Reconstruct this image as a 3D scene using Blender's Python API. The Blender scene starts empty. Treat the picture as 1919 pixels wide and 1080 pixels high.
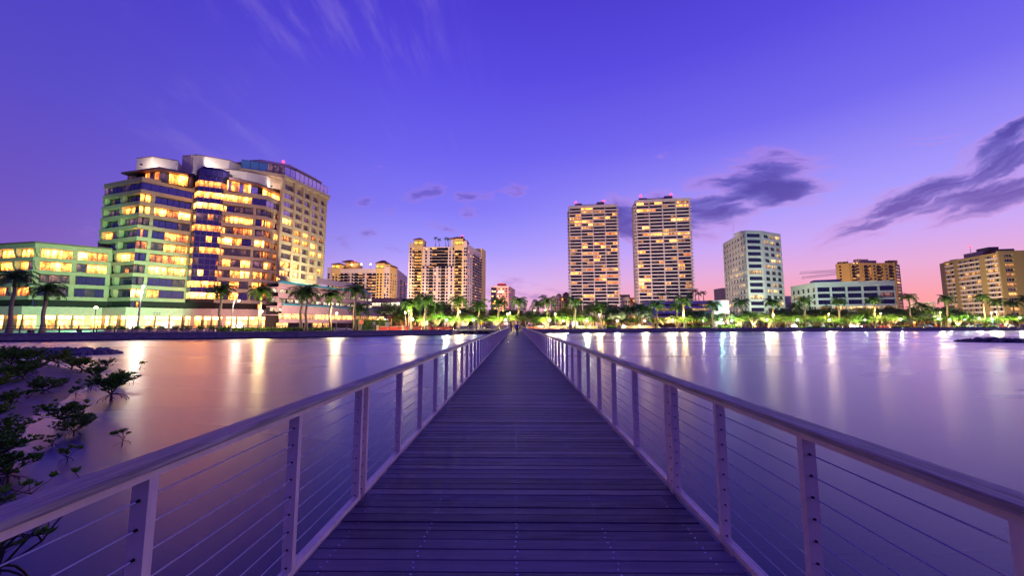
import bpy, bmesh, math, random
from mathutils import Vector, Matrix
random.seed(7)
S = bpy.context.scene
COL = S.collection
R = math.radians
# ------------------------------------------------------------------ camera
FPX, CX, CY = 700.0, 959.5, 540.0          # focal length and centre in pixels of the 1919 px wide photograph
EYE = Vector((0.0, 0.0, 2.45))
PITCH = math.atan(68.0 / FPX); YAW = math.atan(7.5 / FPX)
cam_d = bpy.data.cameras.new('camera'); cam = bpy.data.objects.new('camera', cam_d); COL.objects.link(cam)
cam_d.sensor_width = 36.0; cam_d.lens = 36.0 * FPX / 1919.0
cam_d.clip_start = 0.05; cam_d.clip_end = 9000.0
cam.location = EYE
cam.rotation_euler = (math.pi / 2 + PITCH, 0, YAW)
S.camera = cam
CM = cam.rotation_euler.to_matrix()

def lin(c):
    c = c / 255.0
    return c / 12.92 if c <= 0.04045 else ((c + 0.055) / 1.055) ** 2.4
def rgb(r, g, b, a=1.0): return (lin(r), lin(g), lin(b), a)
def ray(px, py):
    d = CM @ Vector(((px - CX) / FPX, (CY - py) / FPX, -1.0))
    return d.normalized()
def at(px, py, z):
    'the place at height z that the photograph shows at px, py'
    d = ray(px, py); t = (z - EYE.z) / d.z
    return EYE + d * t
def col_at(px, D, py=608.0):
    'ground position seen in column px at a forward distance D'
    d = ray(px, py); t = D / d.y
    return Vector((d.x * t, D))
def z_at(px, py, D):
    d = ray(px, py); return EYE.z + d.z * D / d.y

# ------------------------------------------------------------------ world
class NT:
    'small helper to write node trees as expressions'
    def __init__(s, tree): s.t = tree; s.n = tree.nodes; s.l = tree.links
    def node(s, typ, **kw):
        n = s.n.new(typ)
        for k, v in kw.items():
            if k.startswith('i_'):
                key = k[2:]; key = int(key) if key.isdigit() else key.replace('_', ' ')
                s.put(n.inputs[key], v)
            else: setattr(n, k, v)
        return n
    def put(s, sock, v):
        if isinstance(v, bpy.types.NodeSocket): s.l.new(v, sock)
        else: sock.default_value = v
    def m(s, op, a, b=0.0, c=None, clamp=False):
        n = s.n.new('ShaderNodeMath'); n.operation = op; n.use_clamp = clamp
        s.put(n.inputs[0], a); s.put(n.inputs[1], b)
        if c is not None: s.put(n.inputs[2], c)
        return n.outputs[0]
    def mix(s, f, a, b, blend='MIX'):
        n = s.n.new('ShaderNodeMix'); n.data_type = 'RGBA'; n.blend_type = blend
        s.put(n.inputs[0], f); s.put(n.inputs[6], a); s.put(n.inputs[7], b)
        return n.outputs[2]
    def mr(s, v, a, b, c=0.0, d=1.0, smooth=True):
        n = s.n.new('ShaderNodeMapRange'); n.clamp = True
        if smooth: n.interpolation_type = 'SMOOTHSTEP'
        for i, x in enumerate((v, a, b, c, d)): s.put(n.inputs[i], x)
        return n.outputs[0]
    def comb(s, x, y, z=0.0):
        n = s.n.new('ShaderNodeCombineXYZ')
        for i, q in enumerate((x, y, z)): s.put(n.inputs[i], q)
        return n.outputs[0]
    def noise(s, vec, scale, detail=4.0, rough=0.5, dist=0.0):
        n = s.n.new('ShaderNodeTexNoise'); s.put(n.inputs['Vector'], vec)
        n.inputs['Scale'].default_value = scale; n.inputs['Detail'].default_value = detail
        n.inputs['Roughness'].default_value = rough; n.inputs['Distortion'].default_value = dist
        return n.outputs['Fac']
    def ramp(s, f, stops, interp='LINEAR'):
        n = s.n.new('ShaderNodeValToRGB'); s.put(n.inputs[0], f); cr = n.color_ramp; cr.interpolation = interp
        while len(cr.elements) < len(stops): cr.elements.new(0.5)
        for e, (p, c) in zip(cr.elements, stops): e.position = p; e.color = c
        return n.outputs[0]

W = bpy.data.worlds.new('World'); S.world = W; W.use_nodes = True
W.node_tree.nodes.clear(); w = NT(W.node_tree)
tc = w.node('ShaderNodeTexCoord'); sep = w.node('ShaderNodeSeparateXYZ', i_0=tc.outputs['Generated'])
dx, dy, dz = sep.outputs
SUN_AZ = R(50.0)          # the afterglow stands to the right of the walkway, clockwise from +Y
hl = w.m('SQRT', w.m('ADD', w.m('MULTIPLY', dx, dx), w.m('MULTIPLY', dy, dy)))
hd = w.m('DIVIDE', w.m('ADD', w.m('MULTIPLY', dx, math.sin(SUN_AZ)), w.m('MULTIPLY', dy, math.cos(SUN_AZ))), w.m('MAXIMUM', hl, 0.001))
g = w.mr(hd, -0.35, 1.0, smooth=False)
el = w.m('MAXIMUM', dz, 0.0)
def stops(*a): return [(math.sin(R(e)), rgb(*c)) for e, c in a]
away = w.ramp(el, stops((0, (140, 96, 176)), (5, (130, 92, 184)), (12, (110, 84, 192)), (22, (90, 76, 198)), (34, (76, 64, 196)), (50, (58, 46, 172)), (80, (40, 32, 138))))
mid = w.ramp(el, stops((0, (248, 186, 206)), (3.2, (238, 188, 228)), (6.5, (212, 180, 248)), (11, (168, 156, 255)), (17, (134, 124, 248)), (25, (110, 100, 240)), (35, (90, 76, 226)), (47, (72, 56, 204)), (80, (44, 34, 146))))
glow = w.ramp(el, stops((0, (255, 160, 150)), (3, (255, 164, 172)), (6.5, (234, 174, 218)), (10, (206, 170, 246)), (15, (170, 156, 254)), (25, (118, 106, 240)), (35, (90, 76, 224)), (50, (64, 50, 190)), (80, (44, 34, 144))))
base = w.mix(w.mr(g, 0.0, 0.62), away, mid)
base = w.mix(w.mr(g, 0.62, 1.0), base, glow)
night = w.mr(hd, -0.9, -0.25, 0.5, 1.0)      # the sky opposite the afterglow is already darker
base = w.mix(1.0, base, w.comb(night, night, w.mr(hd, -0.9, -0.25, 0.62, 1.0)), 'MULTIPLY')
# faint structure in the clear sky, and the drifting clouds, laid out by direction on the sky
yy = w.m('MAXIMUM', dy, 0.05)
u = w.m('DIVIDE', dx, yy); v = w.m('DIVIDE', dz, yy)
front = w.mr(dy, 0.05, 0.25)
uv = w.comb(u, v)
def uvpix(px, py):
    d = ray(px, py); return d.x / d.y, d.z / d.y
warp = w.noise(uv, 5.0, 4.0, 0.6)
warp2 = w.noise(w.comb(u, w.m('MULTIPLY', v, 2.0), 4.0), 4.0, 4.0, 0.6)
uw = w.m('ADD', u, w.m('MULTIPLY', w.m('SUBTRACT', warp, 0.5), 0.12))
vw = w.m('ADD', v, w.m('MULTIPLY', w.m('SUBTRACT', warp2, 0.5), 0.07))
uvw = w.comb(uw, vw)
# (px, py, half length px, half height px, turn, weight)
CL = [(1440, 342, 125, 44, 6, 1.0), (1340, 388, 120, 34, 10, .9), (1245, 405, 110, 34, -2, .9), (1175, 418, 70, 34, -10, .95),
      (1890, 285, 150, 34, 30, 1.0), (1760, 352, 120, 24, 18, .9), (1840, 372, 150, 24, 14, 1.0), (1680, 388, 100, 22, 20, .9), (1610, 428, 95, 17, 20, .85),
      (1740, 262, 90, 10, 6, .35), (700, 312, 60, 14, 0, .55), (785, 366, 66, 13, 12, .85), (700, 375, 32, 14, 0, .8), (735, 398, 30, 13, 10, .75), (885, 362, 60, 11, 8, .85),
      (965, 352, 44, 9, 0, .65), (875, 394, 30, 9, 0, .65), (690, 437, 28, 13, 0, .8), (630, 448, 38, 16, -8, .9), (828, 428, 48, 9, -8, .7), (745, 462, 44, 8, -10, .55),
      (952, 530, 34, 12, 0, .75), (925, 548, 36, 16, -6, .75), (1002, 533, 40, 5, 0, .4), (1045, 548, 34, 5, -6, .4), (1000, 565, 60, 9, -10, .7), (1345, 522, 24, 7, 0, .75), (1230, 295, 26, 9, 0, .6),
      (120, 420, 170, 16, -12, .3), (150, 372, 160, 10, -14, .2)]
acc = 0.0; big = 0.0
for i_, (px, py, hx, hy, rot, wt) in enumerate(CL):
    cu, cv = uvpix(px, py)
    mp = w.node('ShaderNodeMapping', vector_type='TEXTURE')
    w.put(mp.inputs[0], uvw); mp.inputs[1].default_value = (cu, cv, 0)
    mp.inputs[2].default_value = (0, 0, R(rot)); mp.inputs[3].default_value = (hx / FPX * 1.5, hy / FPX * 2.0, 1)
    ln = w.node('ShaderNodeVectorMath', operation='LENGTH'); w.put(ln.inputs[0], mp.outputs[0])
    msk = w.mr(ln.outputs['Value'], 1.0, 0.0, 0.0, wt, smooth=False)
    if i_ < 10:   # the large wind-drawn clouds get a grain drawn out along their own length
        ms = w.node('ShaderNodeMapping'); w.put(ms.inputs[0], mp.outputs[0]); ms.inputs[1].default_value = (i_ * 3.1, i_, 0); ms.inputs[3].default_value = (0.75, 1.5, 1)
        nz = w.noise(ms.outputs[0], 1.3, 6.0, 0.55, 0.35)
        v_ = w.m('ADD', w.m('MULTIPLY', msk, 1.15), w.m('MULTIPLY', w.m('SUBTRACT', nz, 0.5), 2.0))
        big = w.m('MAXIMUM', big, w.m('MULTIPLY', w.mr(v_, 0.16, 1.05), w.mr(msk, 0.0, 0.3)))
    else: acc = w.m('MAXIMUM', acc, msk)
tex = w.noise(w.comb(w.m('MULTIPLY', u, 1.0), w.m('MULTIPLY', v, 2.4), 1.7), 9.0, 7.0, 0.62)
cl = w.m('ADD', w.m('MULTIPLY', acc, 1.1), w.m('MULTIPLY', w.m('SUBTRACT', tex, 0.5), 2.6))
cl = w.m('MULTIPLY', w.mr(cl, 0.34, 1.05, 0.0, 0.6), w.mr(acc, 0.02, 0.3))
cl = w.m('MULTIPLY', w.m('MAXIMUM', cl, big), front)
cloud_c = w.mix(w.mr(el, 0.05, 0.32), rgb(146, 110, 192), rgb(78, 64, 160))
rim = w.mix(w.mr(g, 0.4, 1.0), rgb(158, 126, 216), rgb(214, 144, 200))
cloud_c = w.mix(w.mr(cl, 0.15, 0.75), rim, cloud_c)
# thin streaks drawn out by the wind, spreading from the far end of the walkway
ang = w.m('ARCTAN2', w.m('SUBTRACT', u, -0.03), w.m('MAXIMUM', v, 0.02)); rad = w.m('SQRT', w.m('ADD', w.m('MULTIPLY', u, u), w.m('MULTIPLY', v, v)))
st = w.noise(w.comb(w.m('MULTIPLY', ang, 9.0), w.m('MULTIPLY', rad, 1.5), 3.3), 2.2, 5.0, 0.6)
st2 = w.noise(w.comb(w.m('MULTIPLY', u, 1.0), w.m('MULTIPLY', v, 1.0), 9.3), 2.1, 2.0, 0.5)
wisp = w.m('MULTIPLY', w.mr(st, 0.42, 0.74), w.mr(st2, 0.34, 0.56))
wisp = w.m('MULTIPLY', w.m('MULTIPLY', wisp, w.mr(v, 0.22, 0.5)), w.m('MULTIPLY', w.mr(u, 0.0, -0.3), w.mr(u, -1.25, -0.75)))
wisp = w.m('MULTIPLY', w.m('MULTIPLY', wisp, front), 0.32)
sky = w.mix(wisp, base, rgb(150, 128, 222))
sky = w.mix(w.m('MULTIPLY', cl, 0.9), sky, cloud_c)
# the physical sky with the sun just under the horizon adds its own small share
nish = w.node('ShaderNodeTexSky', sky_type='NISHITA')
nish.sun_disc = False; nish.sun_elevation = R(-4.0); nish.sun_rotation = SUN_AZ
bg1 = w.node('ShaderNodeBackground', i_Color=sky, i_Strength=1.0)
bg2 = w.node('ShaderNodeBackground', i_Color=nish.outputs[0], i_Strength=0.01)
add = w.node('ShaderNodeAddShader'); w.l.new(bg1.outputs[0], add.inputs[0]); w.l.new(bg2.outputs[0], add.inputs[1])
wo = w.node('ShaderNodeOutputWorld'); w.l.new(add.outputs[0], wo.inputs[0])

sun_d = bpy.data.lights.new('afterglow_sun', 'SUN'); sun = bpy.data.objects.new('afterglow_sun', sun_d); COL.objects.link(sun)
sun_d.energy = 0.10; sun_d.angle = R(40.0); sun_d.color = (1.0, 0.62, 0.6)
sd = Vector((math.sin(SUN_AZ), math.cos(SUN_AZ), math.tan(R(9.0))))
sun.rotation_euler = sd.to_track_quat('Z', 'Y').to_euler()

S.view_settings.view_transform = 'Standard'; S.view_settings.look = 'None'
S.view_settings.exposure = 0.0; S.view_settings.gamma = 1.0; S.view_settings.use_curve_mapping = False
S.render.engine = 'CYCLES'
S.cycles.use_denoising = True; S.cycles.max_bounces = 6; S.cycles.diffuse_bounces = 2; S.cycles.glossy_bounces = 4
S.cycles.sample_clamp_indirect = 6.0; S.cycles.use_light_tree = True
S.cycles.caustics_reflective = False; S.cycles.caustics_refractive = False

# ------------------------------------------------------------------ materials
MATS = {}
def mat(name, base=(0.5, 0.5, 0.5, 1), rough=0.6, metal=0.0, spec=0.5, emit=None, estr=0.0, grain=0.0, gscale=3.0, bump=0.0, bscale=20.0, stretch=(1, 1, 1), coord='Object', ior=None):
    if name in MATS: return MATS[name]
    m = bpy.data.materials.new(name); m.use_nodes = True
    n = NT(m.node_tree); p = m.node_tree.nodes['Principled BSDF']
    p.inputs['Base Color'].default_value = base; p.inputs['Roughness'].default_value = rough
    p.inputs['Metallic'].default_value = metal; p.inputs['Specular IOR Level'].default_value = spec
    if ior: p.inputs['IOR'].default_value = ior
    if emit: p.inputs['Emission Color'].default_value = emit; p.inputs['Emission Strength'].default_value = estr
    if grain or bump:
        t = n.node('ShaderNodeTexCoord'); mp = n.node('ShaderNodeMapping', i_0=t.outputs[coord]); mp.inputs[3].default_value = stretch
        if grain:
            f = n.noise(mp.outputs[0], gscale, 6.0, 0.6)
            f2 = n.mr(f, 0.25, 0.75)
            dark = tuple(c * (1 - grain) for c in base[:3]) + (1,); lite = tuple(min(1, c * (1 + grain * .6)) for c in base[:3]) + (1,)
            n.put(p.inputs['Base Color'], n.mix(f2, dark, lite))
            n.put(p.inputs['Roughness'], n.mr(f, 0.2, 0.8, max(0.02, rough - .1), min(1, rough + .1), smooth=False))
        if bump:
            b = n.node('ShaderNodeBump', i_Strength=bump, i_Distance=0.02, i_Height=n.noise(mp.outputs[0], bscale, 4.0)); n.put(p.inputs['Normal'], b.outputs[0])
    MATS[name] = m; return m

def glass_mat(name, tint=(0.30, 0.26, 0.48), rough=0.06):
    return mat(name, base=(*tint, 1), rough=rough, metal=0.75, spec=0.6, grain=0.25, gscale=0.35, coord='Object')
def lit_mat(name, c1, c2, strength, scale=1.0, dark=0.25):
    'a lit room behind glass: ceiling lights, furniture and blinds as broken bands of light'
    if name in MATS: return MATS[name]
    m = bpy.data.materials.new(name); m.use_nodes = True; n = NT(m.node_tree); p = m.node_tree.nodes['Principled BSDF']
    t = n.node('ShaderNodeTexCoord'); oi = n.node('ShaderNodeObjectInfo')
    sp = n.node('ShaderNodeSeparateXYZ', i_0=t.outputs['Object'])
    off = n.m('MULTIPLY', oi.outputs['Random'], 97.0)
    x = n.m('ADD', n.m('MULTIPLY', sp.outputs[0], 1.1 * scale), off)
    z = sp.outputs[2]
    blocks = n.noise(n.comb(x, n.m('MULTIPLY', z, 0.35 * scale), off), 0.8, 1.0, 0.5)
    fine = n.noise(n.comb(n.m('MULTIPLY', x, 1.3), n.m('MULTIPLY', z, 2.2 * scale), off), 0.9, 3.0, 0.55)
    k = n.m('ADD', n.m('MULTIPLY', blocks, 0.7), n.m('MULTIPLY', fine, 0.3))
    val = n.mr(k, 0.36, 0.62, dark, 1.0)
    spot = n.mr(fine, 0.60, 0.72, 0.0, 1.4)
    per = n.m('ADD', 0.4, n.m('MULTIPLY', n.m('POWER', oi.outputs['Random'], 1.5), 1.1))
    low = n.m('MULTIPLY', n.mr(z, 1.3, 0.5, 0.0, 1.0), n.mr(n.noise(n.comb(n.m('MULTIPLY', x, 2.6), n.m('MULTIPLY', z, 1.5), off), 1.3, 2.0), 0.48, 0.56))
    per = n.m('MULTIPLY', per, n.m('MULTIPLY', n.mr(z, 0.2, 2.3, 0.55, 1.2), n.m('SUBTRACT', 1.0, n.m('MULTIPLY', low, 0.75))))
    slat = n.m('MULTIPLY', n.mr(n.noise(n.comb(x, 0.0, off), 0.6, 0.0), 0.52, 0.56), 0.45)
    per = n.m('MULTIPLY', per, n.m('SUBTRACT', 1.0, slat))
    tot = n.m('MULTIPLY', n.m('MULTIPLY', n.m('ADD', val, spot), per), strength)
    c = n.mix(val, c1, c2)
    p.inputs['Base Color'].default_value = (0.05, 0.04, 0.06, 1); p.inputs['Roughness'].default_value = 0.1
    n.put(p.inputs['Emission Color'], c); n.put(p.inputs['Emission Strength'], tot)
    MATS[name] = m; return m
def foliage_mat(name, c1, c2):
    if name in MATS: return MATS[name]
    m = bpy.data.materials.new(name); m.use_nodes = True; n = NT(m.node_tree); p = m.node_tree.nodes['Principled BSDF']
    t = n.node('ShaderNodeTexCoord'); oi = n.node('ShaderNodeObjectInfo')
    f = n.noise(t.outputs['Object'], 1.1, 4.0, 0.65)
    f = n.m('ADD', f, n.m('MULTIPLY', n.m('SUBTRACT', oi.outputs['Random'], 0.5), 0.3))
    n.put(p.inputs['Base Color'], n.mix(n.mr(f, 0.35, 0.7), (*c1, 1), (*c2, 1)))
    p.inputs['Roughness'].default_value = 0.5; p.inputs['Specular IOR Level'].default_value = 0.35
    tr = n.node('ShaderNodeBsdfTranslucent'); n.put(tr.inputs[0], n.mix(n.mr(f, 0.35, 0.7), (c1[0] * 1.6, c1[1] * 1.8, c1[2], 1), (c2[0] * 1.5, c2[1] * 1.6, c2[2], 1)))
    mx = n.node('ShaderNodeMixShader', i_0=0.3); n.l.new(p.outputs[0], mx.inputs[1]); n.l.new(tr.outputs[0], mx.inputs[2])
    n.l.new(mx.outputs[0], m.node_tree.nodes['Material Output'].inputs[0])
    MATS[name] = m; return m

# ------------------------------------------------------------------ mesh builder
class MB:
    def __init__(s): s.v = []; s.f = []; s.mi = []
    def face(s, pts, mi=0):
        b = len(s.v); s.v.extend([tuple(p) for p in pts]); s.f.append(tuple(range(b, b + len(pts)))); s.mi.append(mi)
    def hexa(s, p, mi=0):
        b = len(s.v); s.v.extend([tuple(q) for q in p])
        for q in ((0, 3, 2, 1), (4, 5, 6, 7), (0, 1, 5, 4), (1, 2, 6, 5), (2, 3, 7, 6), (3, 0, 4, 7)):
            s.f.append(tuple(b + i for i in q)); s.mi.append(mi)
    def box(s, x0, x1, y0, y1, z0, z1, mi=0):
        s.hexa([(x0, y0, z0), (x1, y0, z0), (x1, y1, z0), (x0, y1, z0), (x0, y0, z1), (x1, y0, z1), (x1, y1, z1), (x0, y1, z1)], mi)
    def fbox(s, F, u0, u1, v0, v1, z0, z1, mi=0):
        'box in the frame F of a wall: u along it, v out of it'
        s.hexa([F(u0, v1, z0), F(u1, v1, z0), F(u1, v0, z0), F(u0, v0, z0), F(u0, v1, z1), F(u1, v1, z1), F(u1, v0, z1), F(u0, v0, z1)], mi)
    def prism(s, poly, z0, z1, mi=0, top=None):
        n = len(poly); b = len(s.v); q = top or poly
        s.v.extend([(p[0], p[1], z0) for p in poly]); s.v.extend([(p[0], p[1], z1) for p in q])
        s.f.append(tuple(b + i for i in reversed(range(n)))); s.mi.append(mi)
        s.f.append(tuple(b + n + i for i in range(n))); s.mi.append(mi)
        for i in range(n):
            j = (i + 1) % n; s.f.append((b + i, b + j, b + n + j, b + n + i)); s.mi.append(mi)
    def profile(s, F, u0, u1, prof, mi=0):
        'prism along u of a (v, z) outline'
        n = len(prof); b = len(s.v)
        s.v.extend([tuple(F(u0, v_, z_)) for v_, z_ in prof]); s.v.extend([tuple(F(u1, v_, z_)) for v_, z_ in prof])
        s.f.append(tuple(b + i for i in range(n))); s.mi.append(mi); s.f.append(tuple(b + n + i for i in reversed(range(n)))); s.mi.append(mi)
        for i in range(n):
            j = (i + 1) % n; s.f.append((b + i, b + n + i, b + n + j, b + j)); s.mi.append(mi)
    def tube(s, pts, rad, seg=6, mi=0, cap=True):
        pts = [Vector(p) for p in pts]; b = len(s.v); n = len(pts)
        rad = rad if isinstance(rad, (list, tuple)) else [rad] * n
        for i, p in enumerate(pts):
            d = (pts[min(i + 1, n - 1)] - pts[max(i - 1, 0)]).normalized()
            a = Vector((1, 0, 0)) if abs(d.x) < 0.8 else Vector((0, 1, 0))
            e1 = d.cross(a).normalized(); e2 = d.cross(e1)
            for k in range(seg):
                t = 2 * math.pi * k / seg; s.v.append(tuple(p + (e1 * math.cos(t) + e2 * math.sin(t)) * rad[i]))
        for i in range(n - 1):
            for k in range(seg):
                k2 = (k + 1) % seg; s.f.append((b + i * seg + k, b + i * seg + k2, b + (i + 1) * seg + k2, b + (i + 1) * seg + k)); s.mi.append(mi)
        if cap:
            s.f.append(tuple(b + k for k in reversed(range(seg)))); s.mi.append(mi)
            s.f.append(tuple(b + (n - 1) * seg + k for k in range(seg))); s.mi.append(mi)
    def ball(s, c, r, seg=8, rings=5, mi=0, sq=(1, 1, 1)):
        b = len(s.v); c = Vector(c)
        for i in range(rings + 1):
            ph = math.pi * i / rings
            for k in range(seg):
                t = 2 * math.pi * k / seg
                s.v.append((c.x + r * sq[0] * math.sin(ph) * math.cos(t), c.y + r * sq[1] * math.sin(ph) * math.sin(t), c.z + r * sq[2] * math.cos(ph)))
        for i in range(rings):
            for k in range(seg):
                k2 = (k + 1) % seg; s.f.append((b + i * seg + k, b + (i + 1) * seg + k, b + (i + 1) * seg + k2, b + i * seg + k2)); s.mi.append(mi)
    def mesh(s, name, mats, smooth=False, off=None):
        me = bpy.data.meshes.new(name)
        vs = s.v if off is None else [(a - off[0], b - off[1], c - off[2]) for a, b, c in s.v]
        me.from_pydata(vs, [], s.f)
        for m_ in (mats if isinstance(mats, (list, tuple)) else [mats]): me.materials.append(m_)
        if len(me.materials) > 1: me.polygons.foreach_set('material_index', s.mi)
        if smooth: me.polygons.foreach_set('use_smooth', [True] * len(me.polygons))
        bm = bmesh.new(); bm.from_mesh(me); bmesh.ops.recalc_face_normals(bm, faces=bm.faces); bm.to_mesh(me); bm.free()
        me.update(); return me
    def build(s, name, mats, parent=None, smooth=False, kind=None, label=None):
        off = None
        if parent is not None:
            off = worldloc(parent)
        me = s.mesh(name, mats, smooth, off)
        return link(name, me, parent, kind=kind, label=label)
WL = {}
def worldloc(o):
    return WL.get(o.name, Vector((0, 0, 0)))
def link(name, me, parent=None, loc=None, rz=0.0, kind=None, label=None, scale=None):
    o = bpy.data.objects.new(name, me); COL.objects.link(o); o.parent = parent
    pl = worldloc(parent) if parent is not None else Vector((0, 0, 0))
    if loc is not None: o.location = Vector(loc) - pl
    o.rotation_euler = (0, 0, rz)
    if scale: o.scale = scale if isinstance(scale, (tuple, list)) else (scale,) * 3
    WL[o.name] = pl + Vector(o.location)
    if kind: o['kind'] = kind
    if label: o['label'] = label
    return o
def tag(o, label, cat, group=None):
    o['label'] = label; o['category'] = cat
    if group: o['group'] = group
    return o
def thing(name, label, cat, loc, rz=0.0, group=None):
    o = bpy.data.objects.new(name, None); COL.objects.link(o); o.location = loc; o.rotation_euler = (0, 0, rz)
    o.empty_display_size = 0.3
    WL[o.name] = Vector(loc); return tag(o, label, cat, group)
def frame(A, B):
    A = Vector((A[0], A[1])); B = Vector((B[0], B[1])); d = (B - A); L = d.length; d = d / L
    n = Vector((d.y, -d.x))
    if n.dot(-(A + B) / 2) < 0: n = -n
    def F(u_, v_, z_): return (A.x + d.x * u_ + n.x * v_, A.y + d.y * u_ + n.y * v_, z_)
    F.L = L; F.rz = math.atan2(d.y, d.x); F.n = n; F.d = d; F.A = A; F.B = B
    F.flip = n.dot(Vector((d.y, -d.x))) < 0
    return F
# ================================================================== SETTING: water, land, shore
def water_material():
    m = bpy.data.materials.new('water'); m.use_nodes = True; m.node_tree.nodes.clear(); n = NT(m.node_tree)
    t = n.node('ShaderNodeTexCoord')
    mp = n.node('ShaderNodeMapping', i_0=t.outputs['Object']); mp.inputs[3].default_value = (0.5, 1.6, 1); mp.inputs[2].default_value = (0, 0, 0.1)
    bigp = n.noise(mp.outputs[0], 0.05, 4.0, 0.55, 0.5)
    mp2 = n.node('ShaderNodeMapping', i_0=t.outputs['Object']); mp2.inputs[3].default_value = (1.0, 2.6, 1)
    f = n.noise(mp2.outputs[0], 7.0, 3.0, 0.6); f2 = n.noise(mp2.outputs[0], 0.9, 2.0, 0.5)
    b = n.node('ShaderNodeBump', i_Strength=0.04, i_Distance=0.03, i_Height=f)
    b2 = n.node('ShaderNodeBump', i_Strength=0.008, i_Distance=0.10, i_Height=f2); n.l.new(b.outputs[0], b2.inputs['Normal'])
    gl = n.node('ShaderNodeBsdfAnisotropic', distribution='BECKMANN', i_Color=(0.95, 0.95, 1.0, 1)); n.put(gl.inputs['Roughness'], n.mr(bigp, 0.3, 0.7, 0.44, 0.54, smooth=False)); n.put(gl.inputs['Normal'], b2.outputs[0])
    gs = n.node('ShaderNodeBsdfAnisotropic', distribution='BECKMANN', i_Color=(0.95, 0.95, 1.0, 1)); n.put(gs.inputs['Roughness'], n.mr(bigp, 0.3, 0.7, 0.24, 0.32, smooth=False)); n.put(gs.inputs['Normal'], b2.outputs[0])
    gm = n.node('ShaderNodeMixShader', i_0=0.45); n.l.new(gl.outputs[0], gm.inputs[1]); n.l.new(gs.outputs[0], gm.inputs[2])
    df = n.node('ShaderNodeBsdfDiffuse', i_Color=(0.014, 0.012, 0.12, 1))
    fr = n.node('ShaderNodeFresnel', i_IOR=1.45); n.put(fr.inputs['Normal'], b2.outputs[0])
    mx = n.node('ShaderNodeMixShader', i_0=fr.outputs[0]); n.l.new(df.outputs[0], mx.inputs[1]); n.l.new(gm.outputs[0], mx.inputs[2])
    o = n.node('ShaderNodeOutputMaterial'); n.l.new(mx.outputs[0], o.inputs[0])
    return m
mb = MB(); mb.box(-4000, 4000, -3000, 5000, -3.0, 0.0)
mb.build('water', water_material(), kind='structure')

M_conc = mat('seawall_concrete', rgb(150, 140, 150), 0.8, grain=0.35, gscale=1.2, stretch=(1, 1, 3), bump=0.3, bscale=8)
M_land = mat('paving_ground', rgb(150, 138, 128), 0.85, grain=0.25, gscale=0.3)
M_grass = mat('lawn_grass', (0.07, 0.13, 0.025, 1), 0.9, grain=0.4, gscale=1.5, bump=0.6, bscale=30)
LZ = 1.0
shore = [Vector((-330, -60)), col_at(-400, 36), col_at(0, 52.5), col_at(280, 59), col_at(560, 67.5), col_at(846, 86.5), Vector((-13.5, 99.5)), Vector((-1.36, 100.2)), Vector((1.45, 100.2)), Vector((9, 104)),
         col_at(1330, 122), col_at(1919, 150), Vector((700, 300))]
land_poly = [(p.x, p.y) for p in shore] + [(4000, 300), (4000, 5000), (-4000, 5000), (-4000, -60)]
mb = MB(); mb.prism(land_poly, -2.0, LZ); mb.build('ground', M_land, kind='structure')
def offset(pts, d):
    out = []
    for i, p in enumerate(pts):
        a = (pts[i] - pts[i - 1]).normalized() if i else None
        b = (pts[i + 1] - pts[i]).normalized() if i < len(pts) - 1 else None
        na = Vector((-a.y, a.x)) if a else None; nb = Vector((-b.y, b.x)) if b else None
        if a is None: n_, k = nb, 1.0
        elif b is None: n_, k = na, 1.0
        else:
            n_ = (na + nb).normalized(); k = 1.0 / max(0.35, n_.dot(na))
        out.append(p + n_ * d * k)
    return out
def ribbon(mb, pts, d0, d1, z0, z1, mi=0):
    A = offset(pts, d0); B = offset(pts, d1)
    for i in range(len(pts) - 1):
        mb.hexa([(A[i].x, A[i].y, z0), (A[i + 1].x, A[i + 1].y, z0), (B[i + 1].x, B[i + 1].y, z0), (B[i].x, B[i].y, z0),
                 (A[i].x, A[i].y, z1), (A[i + 1].x, A[i + 1].y, z1), (B[i + 1].x, B[i + 1].y, z1), (B[i].x, B[i].y, z1)], mi)
# seawalls: the left one up to the pier, the right one from the end of the boardwalk
lw = shore[0:6]; rw = shore[8:]
def seawall(pts, label, hh):
    root = thing('seawall', label, 'seawall', (pts[1].x, pts[1].y, 0))
    mb = MB(); ribbon(mb, pts, -0.45, 0.25, -2.0, hh); mb.build('wall', M_conc, root)
    mb = MB(); ribbon(mb, pts, -0.62, 0.35, hh + 0.003, hh + 0.22); mb.build('coping', M_conc, root)
    mb = MB(); ribbon(mb, pts, -0.55, -0.452, -1.0, 0.16); mb.build('waterline_footing', mat('dark_concrete', rgb(40, 34, 40), 0.5), root)  # darker strip along the waterline
    # pilaster joints every 6 m
    k = 0
    for i in range(len(pts) - 1):
        F = frame(pts[i], pts[i + 1]); nn = int(F.L / 6)
        for j in range(nn):
            c = F(j * 6 + 3, 0.48, 0)
            if c[1] < 20 or abs(c[0]) > c[1] * 1.6: continue
            mb = MB(); mb.fbox(F, j * 6 + 2.8, j * 6 + 3.2, 0.455, 0.54, 0.165, hh); mb.build('joint_rib', M_conc, root)
    return root
seawall(lw, 'long grey concrete seawall below the big office block', 0.98)
seawall(rw, 'dark concrete seawall below the tree-lined park beyond the boardwalk', 0.98)
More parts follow.
